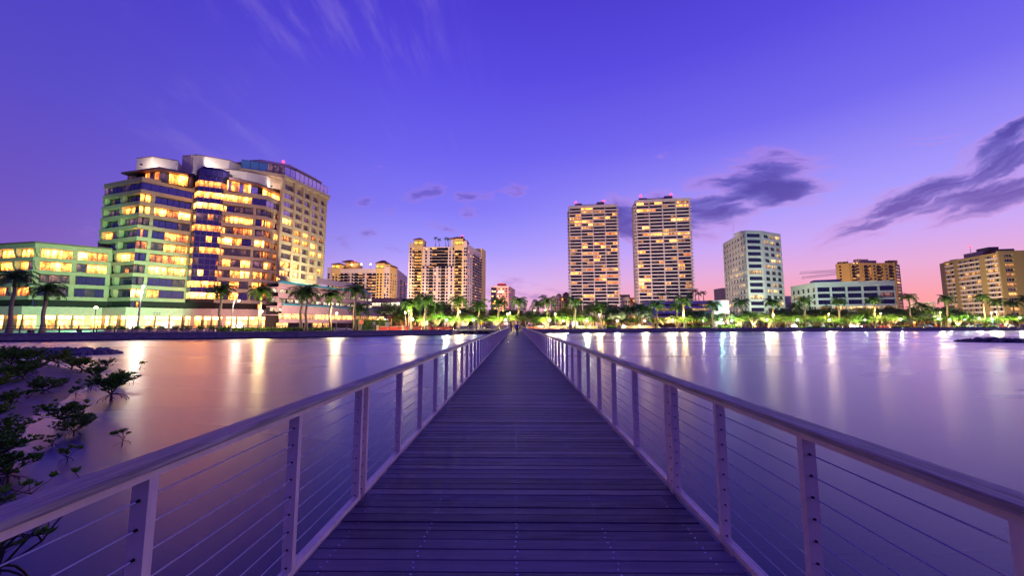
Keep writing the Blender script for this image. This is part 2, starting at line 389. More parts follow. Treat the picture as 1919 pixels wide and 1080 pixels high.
# lawns and the road behind
def sheet(name, pts_in, pts_out, z, m):
    mb = MB()
    for i in range(len(pts_in) - 1): mb.face([(pts_in[i].x, pts_in[i].y, z), (pts_in[i + 1].x, pts_in[i + 1].y, z), (pts_out[i + 1].x, pts_out[i + 1].y, z), (pts_out[i].x, pts_out[i].y, z)])
    return mb.build(name, m, kind='structure')
LL = shore[1:6]
sheet('lawn', offset(LL, 2.2), offset(LL, 7.0), LZ + 0.06, M_grass)
RR = shore[9:12]
sheet('lawn', offset(RR, 0.5), offset(RR, 9.0), LZ + 0.06, M_grass)
M_road = mat('asphalt', (0.05, 0.05, 0.055, 1), 0.75, grain=0.3, gscale=2)
sheet('road', offset(shore[1:12], 12.0), offset(shore[1:12], 19.0), LZ + 0.02, M_road)

# ================================================================== BOARDWALK
DZ = 0.89
M_deck = mat('weathered_deck_wood', rgb(112, 92, 104), 0.5, spec=0.5, grain=0.5, gscale=3.0, stretch=(0.35, 9.0, 1.0), bump=0.35, bscale=18, coord='Generated')
def deck_mat():
    m = bpy.data.materials.new('deck_wood'); m.use_nodes = True; n = NT(m.node_tree); p = m.node_tree.nodes['Principled BSDF']
    t = n.node('ShaderNodeTexCoord'); oi = n.node('ShaderNodeObjectInfo')
    off = n.m('MULTIPLY', oi.outputs['Random'], 50.0)
    va = n.node('ShaderNodeVectorMath', operation='ADD'); n.put(va.inputs[0], t.outputs['Object']); n.put(va.inputs[1], n.comb(off, off, 0.0))
    mp = n.node('ShaderNodeMapping', i_0=va.outputs[0]); mp.inputs[3].default_value = (0.8, 14.0, 1.0)
    g1 = n.noise(mp.outputs[0], 2.2, 7.0, 0.65, 0.4)
    mp2 = n.node('ShaderNodeMapping', i_0=va.outputs[0]); mp2.inputs[3].default_value = (1.0, 3.0, 1.0)
    g2 = n.noise(mp2.outputs[0], 1.6, 4.0, 0.6)
    c = n.mix(n.mr(g1, 0.25, 0.78), rgb(68, 56, 82), rgb(106, 90, 118))
    c = n.mix(n.mr(g2, 0.45, 0.75, 0.0, 0.55), c, rgb(60, 46, 54))
    c = n.mix(n.m('MULTIPLY', n.m('SUBTRACT', oi.outputs['Random'], 0.45), 0.9, clamp=True), c, rgb(146, 130, 150))
    c = n.mix(n.mr(oi.outputs['Random'], 0.25, 0.0, 0.0, 0.4, smooth=False), c, rgb(56, 46, 60))
    geo = n.node('ShaderNodeNewGeometry'); st_ = n.noise(geo.outputs['Position'], 0.9, 5.0, 0.65)
    c = n.mix(n.mr(st_, 0.48, 0.72, 0.0, 0.5), c, rgb(58, 48, 62)); c = n.mix(n.mr(st_, 0.42, 0.25, 0.0, 0.35), c, rgb(150, 136, 156))
    n.put(p.inputs['Base Color'], c)
    n.put(p.inputs['Roughness'], n.mr(g1, 0.3, 0.7, 0.62, 0.46, smooth=False)); p.inputs['Specular IOR Level'].default_value = 0.45
    b = n.node('ShaderNodeBump', i_Strength=0.3, i_Distance=0.003, i_Height=g1); n.put(p.inputs['Normal'], b.outputs[0])
    return m
M_deck = deck_mat()
YE = 100.2
walk = thing('boardwalk', 'long wooden boardwalk of weathered cross planks leading to the far shore', 'boardwalk', (0, 0, DZ))
XL, XR = -1.385, 1.45
plank_me = []
for k in range(6):
    rr = random.Random(k); mb = MB(); h = 0.0565; z1 = [rr.uniform(-.0015, .0015) for _ in range(4)]; e = 0.004
    # plank with eased top edges
    prof = [(-h, -0.03), (h, -0.03), (h, -e), (h - e, z1[0]), (-h + e, z1[1]), (-h, -e)]
    n_ = len(prof); b0 = len(mb.v)
    mb.v += [(XL + rr.uniform(0, .006), y_, z_) for y_, z_ in prof] + [(XR - rr.uniform(0, .006), y_, z_) for y_, z_ in prof]
    mb.f += [tuple(range(n_)), tuple(n_ + i for i in reversed(range(n_)))] + [(i, n_ + i, n_ + (i + 1) % n_, (i + 1) % n_) for i in range(n_)]; mb.mi += [0] * (2 + n_)
    plank_me.append(mb.mesh('plank', M_deck))
PITCHP = 0.119; y = 0.2; k = 0; far = MB()
while y < YE - 0.06:
    if k < 300:
        o = link('plank', random.choice(plank_me), walk, (random.uniform(-.006, .006), y + random.uniform(-.0014, .0014), DZ + random.uniform(-.002, .002))); o.rotation_euler = (0, random.uniform(-.0006, .0006), random.uniform(-.0012, .0012))
    else:
        dzz = random.uniform(-.002, .002); far.box(XL, XR, y - 0.0565, y + 0.0565, DZ - 0.03, DZ + dzz)
    y += PITCHP; k += 1
far.build('far_planking', M_deck, walk, kind='stuff')
M_steel = mat('painted_steel', rgb(240, 216, 208), 0.34, metal=0.0, spec=0.6, grain=0.16, gscale=6.0, stretch=(1, 1, .25), bump=.12, bscale=40)
M_galv = mat('galvanised_steel', rgb(222, 216, 224), 0.35, metal=0.6)
M_screw = mat('screw_steel', rgb(215, 212, 225), 0.25, metal=1.0)
M_dark = mat('dark_timber', rgb(40, 32, 38), 0.8, grain=0.2)
mb = MB()
for xj in (-1.2, -0.66, 0.0, 0.66, 1.27): mb.box(xj - 0.04, xj + 0.04, 0.1, YE, DZ - 0.28, DZ - 0.033)
mb.build('joist', M_dark, walk)
# screw heads: two to a plank on every joist line
mb = MB(); y = 0.2; k = 0
while y < 34:
    for xj in (-1.25, -0.67, 0.0, 0.66, 1.30):
        for s_ in (-0.03, 0.03):
            cx_, cy_ = xj + random.uniform(-.012, .012), y + s_ + random.uniform(-.005, .005); r_ = 0.0062
            mb.face([(cx_ + r_ * math.cos(t * math.pi / 3), cy_ + r_ * math.sin(t * math.pi / 3), DZ + 0.0022) for t in range(6)])
    y += PITCHP
mb.build('screw_heads', M_screw, walk, kind='stuff')
# supports
for yb in range(6, 98, 12):
    mb = MB(); mb.box(-1.5, 1.55, yb - .15, yb + .15, DZ - 0.55, DZ - 0.283); mb.build('crossbeam', M_dark, walk)
    for xs in (-1.1, 1.15):
        mb = MB(); mb.tube([(xs, yb, -2.5), (xs, yb, DZ - 0.553)], 0.16, 10); mb.build('pile', M_dark, walk)

def wood_cap_mat():
    m = bpy.data.materials.new('handrail_wood'); m.use_nodes = True; n = NT(m.node_tree); p = m.node_tree.nodes['Principled BSDF']
    t = n.node('ShaderNodeTexCoord'); mp = n.node('ShaderNodeMapping', i_0=t.outputs['Object']); mp.inputs[3].default_value = (30.0, 1.2, 30.0)
    g1 = n.noise(mp.outputs[0], 2.0, 8.0, 0.7, 0.3)
    mp2 = n.node('ShaderNodeMapping', i_0=t.outputs['Object']); mp2.inputs[3].default_value = (4.0, 0.5, 4.0)
    g2 = n.noise(mp2.outputs[0], 2.0, 4.0, 0.6)
    c = n.mix(n.mr(g1, 0.32, 0.7), rgb(110, 96, 102), rgb(184, 168, 174)); c = n.mix(n.mr(g2, 0.5, 0.8, 0, .5), c, rgb(78, 62, 62))
    n.put(p.inputs['Base Color'], c); p.inputs['Roughness'].default_value = 0.6
    b = n.node('ShaderNodeBump', i_Strength=0.6, i_Distance=0.004, i_Height=g1); n.put(p.inputs['Normal'], b.outputs[0])
    return m
M_cap = wood_cap_mat()
def railing(sx, X_in, ys, doubles, label):
    'X_in is the inner face of the posts, measured from the middle line'
    root = thing('railing', label, 'railing', (sx * X_in, 0.3, DZ), group='railings of the boardwalk')
    zc = EYE.z - 0.52
    def bx(a, b): return (sx * a, sx * b) if sx > 0 else (sx * b, sx * a)
    # cap boards, butted end to end at the double posts
    cuts = [0.25] + doubles + [YE]
    for a, b in zip(cuts[:-1], cuts[1:]):
        mb = MB(); x0, x1 = bx(X_in - 0.03, X_in + 0.095); e = 0.006
        prof = [(x0, zc - 0.03), (x1, zc - 0.03), (x1, zc - e), (x1 - e, zc), (x0 + e, zc), (x0, zc - e)]
        n_ = len(prof); b0 = len(mb.v); mb.v += [(p_, a + .002, q_) for p_, q_ in prof] + [(p_, b - .002, q_) for p_, q_ in prof]
        mb.f += [tuple(range(n_)), tuple(n_ + i for i in reversed(range(n_)))] + [(i, n_ + i, n_ + (i + 1) % n_, (i + 1) % n_) for i in range(n_)]; mb.mi += [0] * (n_ + 2)
        mb.build('handrail_board', M_cap, root)
        mb = MB(); x0, x1 = bx(X_in - 0.004, X_in + 0.069); mb.box(x0, x1, a + .004, b - .004, zc - 0.066, zc - 0.0305); mb.build('top_rail', M_steel, root)
        mb = MB(); x0, x1 = bx(X_in + 0.002, X_in + 0.063); mb.box(x0, x1, a + .03, b - .03, DZ - 0.015, DZ + 0.032); mb.build('bottom_rail', M_steel, root)
    mb = MB(); x0, x1 = bx(X_in, X_in + 0.066); mb.box(x0, x1, -.019, .019, -0.16, zc - 0.0665 - DZ)
    pm = mb.mesh('post', M_steel)
    fm = MB()
    for i in range(9):
        zz = EYE.z - 0.667 - i * 0.1055 - DZ; xx = sx * (X_in + 0.033)
        fm.tube([(xx, -.034, zz), (xx, -.019, zz)], [0.0045, 0.007], 6); fm.tube([(xx, .019, zz), (xx, .034, zz)], [0.007, 0.0045], 6)
    fme = fm.mesh('cable_fitting', mat('black_fitting', rgb(30, 26, 34), 0.4, metal=.5))
    for y_ in ys:
        o = link('post', pm, root, (0, y_, DZ))
        if y_ < 14: link('cable_fitting', fme, o, (0, y_, DZ), kind='stuff')
    for i in range(9):
        zz = EYE.z - 0.667 - i * 0.1055; xx = sx * (X_in + 0.033); mb = MB()
        yy_ = [0.3]
        mb.tube([(xx, 0.3, zz), (xx, YE, zz)], 0.0036, 6); mb.build('cable', M_galv, root, smooth=True)
    return root
def posts(first, mod, n_in, start):
    ys = list(first); dbl = []
    y0 = start
    while y0 < YE:
        dbl.append(y0 + 0.07); ys += [y0, y0 + 0.14]
        for k_ in range(1, n_in):
            q = y0 + 0.14 + (mod - 0.14) * k_ / n_in
            if q < YE: ys.append(q)
        y0 += mod
    return [q for q in ys if q < YE - .02], [q for q in dbl if q < YE - 1]
ysl, dl = posts([1.49, 2.48], 5.33, 5, 3.47)
ysr, dr = posts([0.3, 1.18, 2.03, 2.87], 5.33, 5, 3.68)
railing(-1, 1.395, ysl, dl, 'steel cable railing with wooden handrail beside the mangroves')
railing(1, 1.475, ysr, dr, 'steel cable railing with wooden handrail beside the open lagoon')

# ================================================================== SAND, ROCKS, MANGROVES
M_sand = mat('tidal_sand', rgb(118, 100, 104), 0.6, grain=0.5, gscale=0.9, bump=0.9, bscale=5)
def sand_bank():
    # low mound of sand standing a little out of the water
    edge = [(-260, 655), (-60, 668), (60, 676), (130, 690), (196, 700), (188, 716), (150, 733), (128, 752), (90, 772), (40, 798), (0, 812), (-120, 850), (-300, 900)]
    pts = [at(a, b, 0.0) for a, b in edge]
    c = sum((p.xy for p in pts), Vector((0, 0))) / len(pts); bm = bmesh.new()
    rings = []
    for s_, z_ in ((1.0, -0.03), (0.93, 0.03), (0.8, 0.07), (0.5, 0.10)):
        rings.append([bm.verts.new((c.x + (p.x - c.x) * s_, c.y + (p.y - c.y) * s_, z_ + random.uniform(-.008, .008))) for p in pts])
    for a, b in zip(rings[:-1], rings[1:]):
        for i in range(len(pts)):
            j = (i + 1) % len(pts); bm.faces.new((a[i], a[j], b[j], b[i]))
    bm.faces.new(rings[-1]); bmesh.ops.recalc_face_normals(bm, faces=bm.faces)
    me = bpy.data.meshes.new('sand_bank'); bm.to_mesh(me); bm.free(); me.materials.append(M_sand)
    for p_ in me.polygons: p_.use_smooth = True
    link('sand', me, kind='structure')
sand_bank()
M_rock = mat('breakwater_rock', rgb(120, 108, 118), 0.85, grain=0.45, gscale=3.0, bump=0.8, bscale=7)
rock_me = []
for k in range(7):
    rr = random.Random(40 + k); bm = bmesh.new(); bmesh.ops.create_icosphere(bm, subdivisions=2, radius=0.5)
    cuts_ = [(Vector((rr.gauss(0, 1), rr.gauss(0, 1), rr.gauss(0, 1))).normalized(), rr.uniform(.28, .42)) for _ in range(7)]
    for v_ in bm.verts:
        for n_, d_ in cuts_:
            e = v_.co.dot(n_)
            if e > d_: v_.co -= n_ * (e - d_)
        v_.co *= 1 + rr.uniform(-.03, .03)
    me = bpy.data.meshes.new('rock'); bm.to_mesh(me); bm.free(); me.materials.append(M_rock); rock_me.append(me)
def breakwater(pa, pb, n_, width, size, label, taper='b'):
    root = thing('rock_breakwater', label, 'breakwater', ((pa.x + pb.x) / 2, (pa.y + pb.y) / 2, 0))
    rr = random.Random(n_); d = pb - pa; nrm = Vector((-d.y, d.x, 0)).normalized()
    for i in range(n_):
        t = (i + rr.random()) / n_; lat = rr.uniform(-1, 1); tp = min(1, (1 - t) * 5 + .25)
        p_ = pa + d * t + nrm * lat * width * .5 * tp; s_ = size * rr.uniform(.6, 1.3) * (0.6 + .4 * tp)
        z_ = (1 - abs(lat)) * 0.42 * tp * size + rr.uniform(-.08, .05)
        o = link('rock', rock_me[i % 7], root, (p_.x, p_.y, z_)); o.rotation_euler = (rr.uniform(0, 6), rr.uniform(0, 6), rr.uniform(0, 6)); o.scale = (s_ * 1.2, s_, s_ * .85)
breakwater(at(-120, 668, 0), at(218, 663.5, 0), 240, 3.0, 0.62, 'purple grey rock breakwater behind the mangroves, pointing right into the water'.replace(', pointing right into the water', ''))
breakwater(at(2060, 644, 0), at(1792, 641, 0), 170, 3.2, 0.75, 'low dark rock breakwater out in the open lagoon')

M_leaf_m = foliage_mat('mangrove_leaf', (0.055, 0.15, 0.018), (0.17, 0.28, 0.03))
M_twig = mat('mangrove_bark', rgb(58, 42, 40), 0.85, grain=0.3)
def mangrove_mesh(seed, n_main, spread, height, roots, leaf, dens):
    'stems with prop roots and rosettes of leaves at the twig ends; unit metres'
    rr = random.Random(seed); st_ = MB(); lf = MB()
    def rosette(p, d, n_):
        for i in range(n_):
            a = 2 * math.pi * i / n_ + rr.random(); e = rr.uniform(.25, 1.1)
            side = Vector((math.cos(a), math.sin(a), 0)); dd = (side * math.cos(e) + Vector((0, 0, 1)) * math.sin(e) + d * .4).normalized()
            w_ = dd.cross(Vector((0, 0, 1))).normalized() * leaf * rr.uniform(.24, .32); L = leaf * rr.uniform(.75, 1.2); up = dd.cross(w_).normalized() * leaf * .05
            lf.face([p, p + dd * L * .35 + w_ * .9 + up, p + dd * L * .7 + w_ * .85 + up, p + dd * L, p + dd * L * .7 - w_ * .85 + up, p + dd * L * .35 - w_ * .9 + up])
    def grow(p, d, L, r_, lev):
        n_ = 3; pts = [p]
        for i in range(n_):
            d = (d + Vector((rr.gauss(0, .22), rr.gauss(0, .22), rr.gauss(.06, .12)))).normalized(); p = p + d * L / n_; pts.append(p)
        st_.tube(pts, [r_ * (1 - .5 * i / n_) for i in range(n_ + 1)], 4, cap=False)
        if lev == 0:
            rosette(p, d, rr.randint(6, 9)); 
            if rr.random() < .6: rosette(pts[-2], d, 4)
            return
        for i in range(rr.randint(2, dens)):
            q = pts[rr.choice((1, 2, 3))] if i else p
            dd = (d + Vector((rr.gauss(0, .75), rr.gauss(0, .75), rr.gauss(.25, .3)))).normalized(); grow(q, dd, L * rr.uniform(.55, .85), r_ * .55, lev - 1)
    hub = Vector((0, 0, height * .28))
    for i in range(n_main):
        a = 2 * math.pi * i / n_main + rr.random(); d = Vector((math.cos(a) * spread, math.sin(a) * spread, rr.uniform(.5, 1.0))).normalized()
        grow(hub + Vector((0, 0, rr.uniform(0, height * .1))), d, height * rr.uniform(.35, .55), height * .022, 2 if height > .35 else 1)
    st_.tube([(0, 0, -.3), hub], [height * .035, height * .03], 5)
    for i in range(roots):
        a = 2 * math.pi * i / roots + rr.random() * .5; R_ = height * rr.uniform(.25, .6); h0 = height * rr.uniform(.15, .4)
        pts = [Vector((math.cos(a) * R_ * t, math.sin(a) * R_ * t, h0 * (1 - t ** 2.4) - .12 * (t > .99))) for t in (0, .25, .5, .75, .9, 1.0)]
        pts[-1].z = -.25; st_.tube(pts, height * .014, 4)
    return st_.mesh('stem', M_twig), lf.mesh('leaves', M_leaf_m)
protos = {'big': [mangrove_mesh(s_, 8, .95, 1.0, 9, .125, 6) for s_ in (1, 2, 3, 4)], 'small': [mangrove_mesh(s_ + 20, 4, .8, 1.0, 5, .2, 3) for s_ in (1, 2)],
          'sprig': [mangrove_mesh(33, 3, .6, 1.0, 3, .2, 2)]}
MG = [  # px, py of the foot, height m, kind, label
    (208, 752, 1.35, 'big', 'mangrove bush with arching roots in gold water, outermost of the large ones'),
    (222, 722, 0.95, 'big', 'dark mangrove bush just behind the outermost large one'),
    (118, 800, 0.92, 'big', 'wide mangrove bush at the tip of the sand'),
    (138, 818, 0.62, 'big', 'small mangrove leaning over the water beside the wide bush'),
    (126, 866, 0.42, 'small', 'little leaning mangrove with a few leaf tufts in open water'),
    (98, 838, 0.36, 'small', 'tiny mangrove seedling below the wide bush'),
    (14, 905, 0.72, 'big', 'near mangrove with black prop roots at the edge of the picture'),
    (-26, 860, 1.0, 'big', 'tall mangrove bush cut by the picture edge above the handrail'),
    (229, 836, 0.30, 'sprig', 'thin mangrove sprig standing alone in the gold reflection'),
    (262, 694, 0.42, 'sprig', 'farthest lone mangrove sprig in the pale reflection'),
    (250, 722, 0.35, 'sprig', 'faint mangrove sprig trailing on the water by the farthest lone one'),
    (178, 712, 1.0, 'big', 'mangrove bush at the far end of the sand bank'),
    (152, 702, 1.3, 'big', 'mangrove bush with pale roots on the far sand'),
    (108, 690, 1.5, 'big', 'dense mangrove bush before the breakwater, nearest its round shrub'),
    (62, 686, 1.6, 'big', 'dense mangrove bush before the middle of the breakwater'),
    (20, 690, 1.7, 'big', 'dense mangrove bush before the near end of the breakwater'),
    (-30, 700, 1.7, 'big', 'dense mangrove bush half outside the picture before the breakwater'),
    (42, 716, 1.3, 'big', 'yellow-flecked mangrove bush on the middle of the sand'),
    (8, 722, 1.3, 'big', 'mangrove bush on the sand at the picture edge'),
    (80, 742, 0.95, 'big', 'low mangrove bush spreading over the bare sand'),
    (114, 728, 0.6, 'big', 'small round mangrove bush on the bare sand strip'),
    (20, 764, 0.8, 'big', 'mangrove bush at the near side of the bare sand'),
    (52, 752, 0.6, 'small', 'thin mangrove among dry twigs on the sand'),
    (142, 744, 0.5, 'small', 'slim mangrove leaning off the sand into the water'),
    (-20, 800, 0.9, 'big', 'mangrove bush over the inner water edge'),
    (126, 668, 0.9, 'big', 'round dark shrub on top of the rock breakwater'),
    (198, 690, 0.8, 'big', 'low mangrove behind the outermost bushes'),
(0, 676, 1.5, 'big', 'mangrove by the rocks where the breakwater meets the frame'.replace(' where the breakwater meets the frame', ' at their thick end')),
    (134, 696, 1.2, 'big', 'dark mangrove before the pale rooted one'), (60, 704, 1.4, 'big', 'thick mangrove just behind the yellow-flecked bush'), 
    (-14, 742, 1.1, 'big', 'mangrove overlapping the bare sand from outside the view'),
    (170, 734, 0.7, 'small', 'thin mangrove standing between sand and outermost bush'), (-10, 880, 0.9, 'big', 'leafy mangrove behind the near one with black prop roots'), (150, 800, 0.6, 'big', 'mangrove crown joined to the wide bush on its water side'),
]
for i, (px, py, h_, kd, lb) in enumerate(MG):
    p_ = at(px, py, 0.0); root = thing('mangrove', lb, 'mangrove', (p_.x, p_.y, 0.0), group='mangroves along the left shore'.replace('left ', '')); h_ *= .52 if kd != 'sprig' else .9; root.scale = (h_ * 1.2, h_ * 1.2, h_)
    root.rotation_euler = (0, 0, i * 1.7); a_, b_ = protos[kd][i % len(protos[kd])]
    o = bpy.data.objects.new('stem', a_); COL.objects.link(o); o.parent = root
    o = bpy.data.objects.new('leaves', b_); COL.objects.link(o); o.parent = root
# the bush right below the handrail, twigs and leaves of its own
p_ = at(10, 1120, 0.0); nm = mangrove_mesh(77, 8, .9, 1.0, 6, .085, 4)
root = thing('mangrove', 'leafy twigs of a mangrove close below the handrail', 'mangrove', (p_.x - .1, p_.y, 0), group='mangroves along the shore'); root.scale = (.8,) * 3
for nme, me in (('stem', nm[0]), ('leaves', nm[1])):
    o = bpy.data.objects.new(nme, me); COL.objects.link(o); o.parent = root
# ================================================================== BUILDINGS
M_cream = mat('precast_concrete', rgb(170, 146, 124), 0.75, grain=0.12, gscale=0.6, bump=0.1)
M_white_c = mat('white_parapet', rgb(222, 206, 196), 0.7, grain=0.06, gscale=0.5)
M_brown_c = mat('brown_roof_metal', rgb(112, 82, 78), 0.55, grain=0.15)
M_pinkst = mat('pink_granite', rgb(196, 160, 148), 0.6, grain=0.12, gscale=1.0)
M_frame = mat('window_frame_dark', rgb(34, 28, 34), 0.45, metal=.3)
M_frame_l = mat('window_frame_light', rgb(190, 182, 190), 0.45, metal=.3)
M_inner = mat('dark_interior', rgb(40, 30, 36), 0.9)
G_blue = glass_mat('glass_blue', (0.11, 0.085, 0.24)); G_viol = glass_mat('glass_violet', (0.50, 0.38, 0.62)); G_dark = glass_mat('glass_dark', (0.05, 0.035, 0.08), 0.1)
G_teal = glass_mat('glass_teal', (0.18, 0.42, 0.5))
L_warm = lit_mat('lit_warm', rgb(255, 118, 34), rgb(255, 160, 64), 15.0)
L_amber = lit_mat('lit_amber', rgb(240, 90, 36), rgb(255, 146, 60), 6.0)
L_pale = lit_mat('lit_pale', rgb(255, 140, 54), rgb(255, 176, 78), 18.0)
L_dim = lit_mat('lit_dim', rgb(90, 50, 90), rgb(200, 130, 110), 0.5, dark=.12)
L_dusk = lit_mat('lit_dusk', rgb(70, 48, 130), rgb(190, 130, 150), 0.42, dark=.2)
L_shop = lit_mat('lit_shop', rgb(225, 140, 76), rgb(255, 178, 100), 6.5, dark=.55)
L_soft = lit_mat('lit_soft', rgb(255, 160, 80), rgb(255, 208, 140), 2.8)
L_clere = lit_mat('lit_clerestory', rgb(255, 168, 74), rgb(255, 186, 90), 50.0, dark=.8)
L_brown = lit_mat('lit_brown', rgb(90, 40, 20), rgb(255, 140, 60), 2.0, scale=2.2, dark=.05)
L_yell = lit_mat('lit_yellow', rgb(255, 170, 30), rgb(255, 205, 80), 2.6, dark=.5)
L_or = lit_mat('lit_orange', rgb(255, 120, 40), rgb(255, 180, 96), 2.6, dark=.3)
L_blue = lit_mat('lit_blue', rgb(60, 40, 255), rgb(150, 120, 255), 1.3, dark=.4)
BR = random.Random(11)
def pick(table):
    r_ = BR.random() * sum(t[1] for t in table)
    for m_, p_ in table:
        r_ -= p_
        if r_ <= 0: return m_
    return table[0][0]
WMC = {}
def window(par, F, u0, u1, v_, z0, z1, panes, gm, name='window', fr=None, fw=0.07, transom=False, depth=0.12, bleed=True):
    'glass with its frame and mullions as one shared mesh, set with its outer face at v'
    fr = fr or M_frame; w_, h_ = round(u1 - u0, 2), round(z1 - z0, 2)
    key = (w_, h_, panes, gm.name, fr.name, fw, transom, F.flip)
    if key not in WMC:
        mb = MB(); mb.box(-w_ / 2, w_ / 2, -0.02, 0.03, 0, h_, 0); s_ = -1 if not F.flip else 1
        ya, yb = sorted((0.031 * s_, 0.085 * s_)) if s_ > 0 else sorted((-0.021, -0.085))
        if s_ > 0: ya, yb = 0.031, 0.085
        for i in range(panes + 1):
            c = -w_ / 2 + w_ * i / panes; c0 = max(-w_ / 2, c - fw / 2); c1 = min(w_ / 2, c + fw / 2); mb.box(c0, c1, ya, yb, 0, h_, 1)
        for z_ in ((0, fw), (h_ - fw, h_)) + (((h_ * .62, h_ * .62 + fw),) if transom else ()):
            for i in range(panes):
                c0 = -w_ / 2 + w_ * i / panes + fw / 2 + .001; c1 = -w_ / 2 + w_ * (i + 1) / panes - fw / 2 - .001
                mb.box(c0, c1, ya, yb, z_[0], z_[1], 1)
        WMC[key] = mb.mesh(name, [gm, fr])
    c = F((u0 + u1) / 2, v_, z0)
    return link(name, WMC[key], par, c, F.rz)
def part(par, name, m_, fn, **kw):
    mb = MB(); fn(mb); return mb.build(name, m_, par, **kw)
def P2(px, py, z): p = at(px, py, z); return Vector((p.x, p.y))
def poly(*pts): return [(p.x, p.y) for p in pts]
def back(p, q, d):
    'p moved away from the viewer by d, square to the wall p-q'
    F = frame(p, q); return p - F.n * d, q - F.n * d

# ---------------------------------------------------------------- the big office block on the left
ZR = 52.0
P0, P1, Pm, Pn, P4, P5 = P2(195, 345, ZR), P2(267, 331, ZR), P2(365, 352, ZR), P2(417, 354, ZR), P2(500, 366, ZR), P2(549, 386, ZR)
A = thing('office_building', 'big stepped office block with green floodlit wing and glass stair tower', 'building', (-112, 140, LZ))
bandz = [47.75 - 4.05 * k for k in range(10)]      # tops of the concrete floor bands
core = [P0, P1, Pm, Pn, P4, P5]
cb = offset(core, 1.9)
ctr = Vector((-100, 175))
T_off = [(G_blue, 22), (L_warm, 18), (L_pale, 14), (L_dusk, 14), (L_dim, 12), (L_amber, 6)]
T_dark = [(G_blue, 60), (L_dusk, 20), (L_dim, 8), (L_warm, 6)]
T_brown = [(L_brown, 70), (L_pale, 14), (L_amber, 10)]
# body behind the recessed glazing
part(A, 'inner_wall', M_inner, lambda mb: mb.prism(poly(*cb) + [(P5.x * 1.12, P5.y * 1.12), (P0.x - 2, P0.y + 35)], LZ, ZR - 2.2))
def bays(F, cuts, k_rows, table, vg=-1.5, fins=True, h=2.8, btop=None):
    pass
segs = [('cl', P0, P1), ('fl', P1, Pm), ('fr', Pn, P4), ('cr', P4, P5)]
# (start, end, windows) of every bay as fractions of each face, fins stand between them
lay = {'cl': [(0.03, 0.47, 2), (0.53, 1.0, 2)], 'fl': [(0.0, 0.20, 1), (0.27, 0.97, 3)], 'fr': [(0.06, 0.71, 3), (0.78, 1.0, 1)], 'cr': [(0.0, 0.30, 1), (0.37, 0.93, 2)]}
fin_at = {'cl': [0.0, 0.47], 'fl': [0.20, 0.97], 'fr': [0.0, 0.71], 'cr': [0.30, 0.93]}
def pre(F, a): return F.L * a
wing_cut = 5
for nm_, a_, b_ in segs:
    F = frame(a_, b_)
    for k in range(9):
        zt = bandz[k] - 1.22; zb = bandz[k + 1] + 0.003
        if nm_ == 'cl' and k >= wing_cut: fr_lay = [q for q in lay[nm_] if q[0] > .5]
        else: fr_lay = lay[nm_]
        for (s_, e_, n_) in fr_lay:
            w_ = (e_ - s_) * F.L / n_
            tab = T_off
            if nm_ == 'cr': tab = T_brown if k > 1 else T_off
            if nm_ in ('cl',): tab = T_dark
            last = None
            for i in range(n_):
                g_ = last if (last and BR.random() < .3) else pick(tab); last = g_
                uA, uB = s_ * F.L + w_ * i + .04, s_ * F.L + w_ * (i + 1) - .04
                if w_ > 3.2 and BR.random() < .6:
                    um_ = (uA + uB) / 2; window(A, F, uA, um_ - .01, -1.45, zb + .05, zt - .1, 1, g_, fw=.13); window(A, F, um_ + .01, uB, -1.45, zb + .05, zt - .1, 1, pick(tab), fw=.13)
                else: window(A, F, uA, uB, -1.45, zb + .05, zt - .1, 2, g_, fw=.13)
        for f_ in fin_at[nm_]:
            if nm_ == 'cl' and k >= wing_cut and f_ < .4: continue
            u0 = f_ * F.L; u1 = u0 + F.L * .065
            part(A, 'fin', M_cream, lambda mb: mb.profile(F, u0, u1, [(-1.5, zb), (-0.75, zb), (-0.18, zb + 1.2), (-0.12, zt - .002), (-1.5, zt - .002)]))
    # top glass row
    n_ = max(5, int(F.L / 2.2)); tabt = {'cl': [(G_blue, 3), (L_dusk, 6)], 'fl': [(G_blue, 3), (L_warm, 3), (L_amber, 2)], 'fr': [(L_pale, 6), (G_blue, 2)], 'cr': [(G_viol, 8)]}[nm_]
    last = None
    for i in range(0, n_):
        g_ = last if (last and BR.random() < .6) else pick(tabt); last = g_
        window(A, F, F.L * i / n_ + .02, F.L * (i + 1) / n_ - .02, -.5, bandz[0] + .05, 50.3, 1, g_)
left_line = [P0, P1, Pm]; right_line = [Pn, P4, P5]
def band(name, line, d0, d1, z0, z1, m_=None):
    return part(A, name, m_ or M_cream, lambda mb: ribbon(mb, line, d0, d1, z0, z1))
# inner corner where the low wing meets the tower
ZW = bandz[wing_cut]
W1, W2 = P2(66, 457, ZW), P2(231, 472.5, ZW)
fcl = frame(P0, P1)
uw_ = (W2 - fcl.A).dot(fcl.d); W2 = fcl.A + fcl.d * uw_
W0 = W1 + (P2(-160, 470, ZW) - W1).normalized() * 26
for k, z_ in enumerate(bandz):
    l_ = left_line if k < wing_cut else [W2, P1, Pm]
    zt_, zb_ = z_, z_ - 1.22
    band('floor_band', l_, 0, 1.48, zb_, zt_); band('floor_band', right_line, 0, 1.48, zb_, zt_)
band('parapet', left_line, 0.002, 1.0, 50.35, ZR); band('parapet', right_line, 0.002, 1.0, 50.35, ZR)
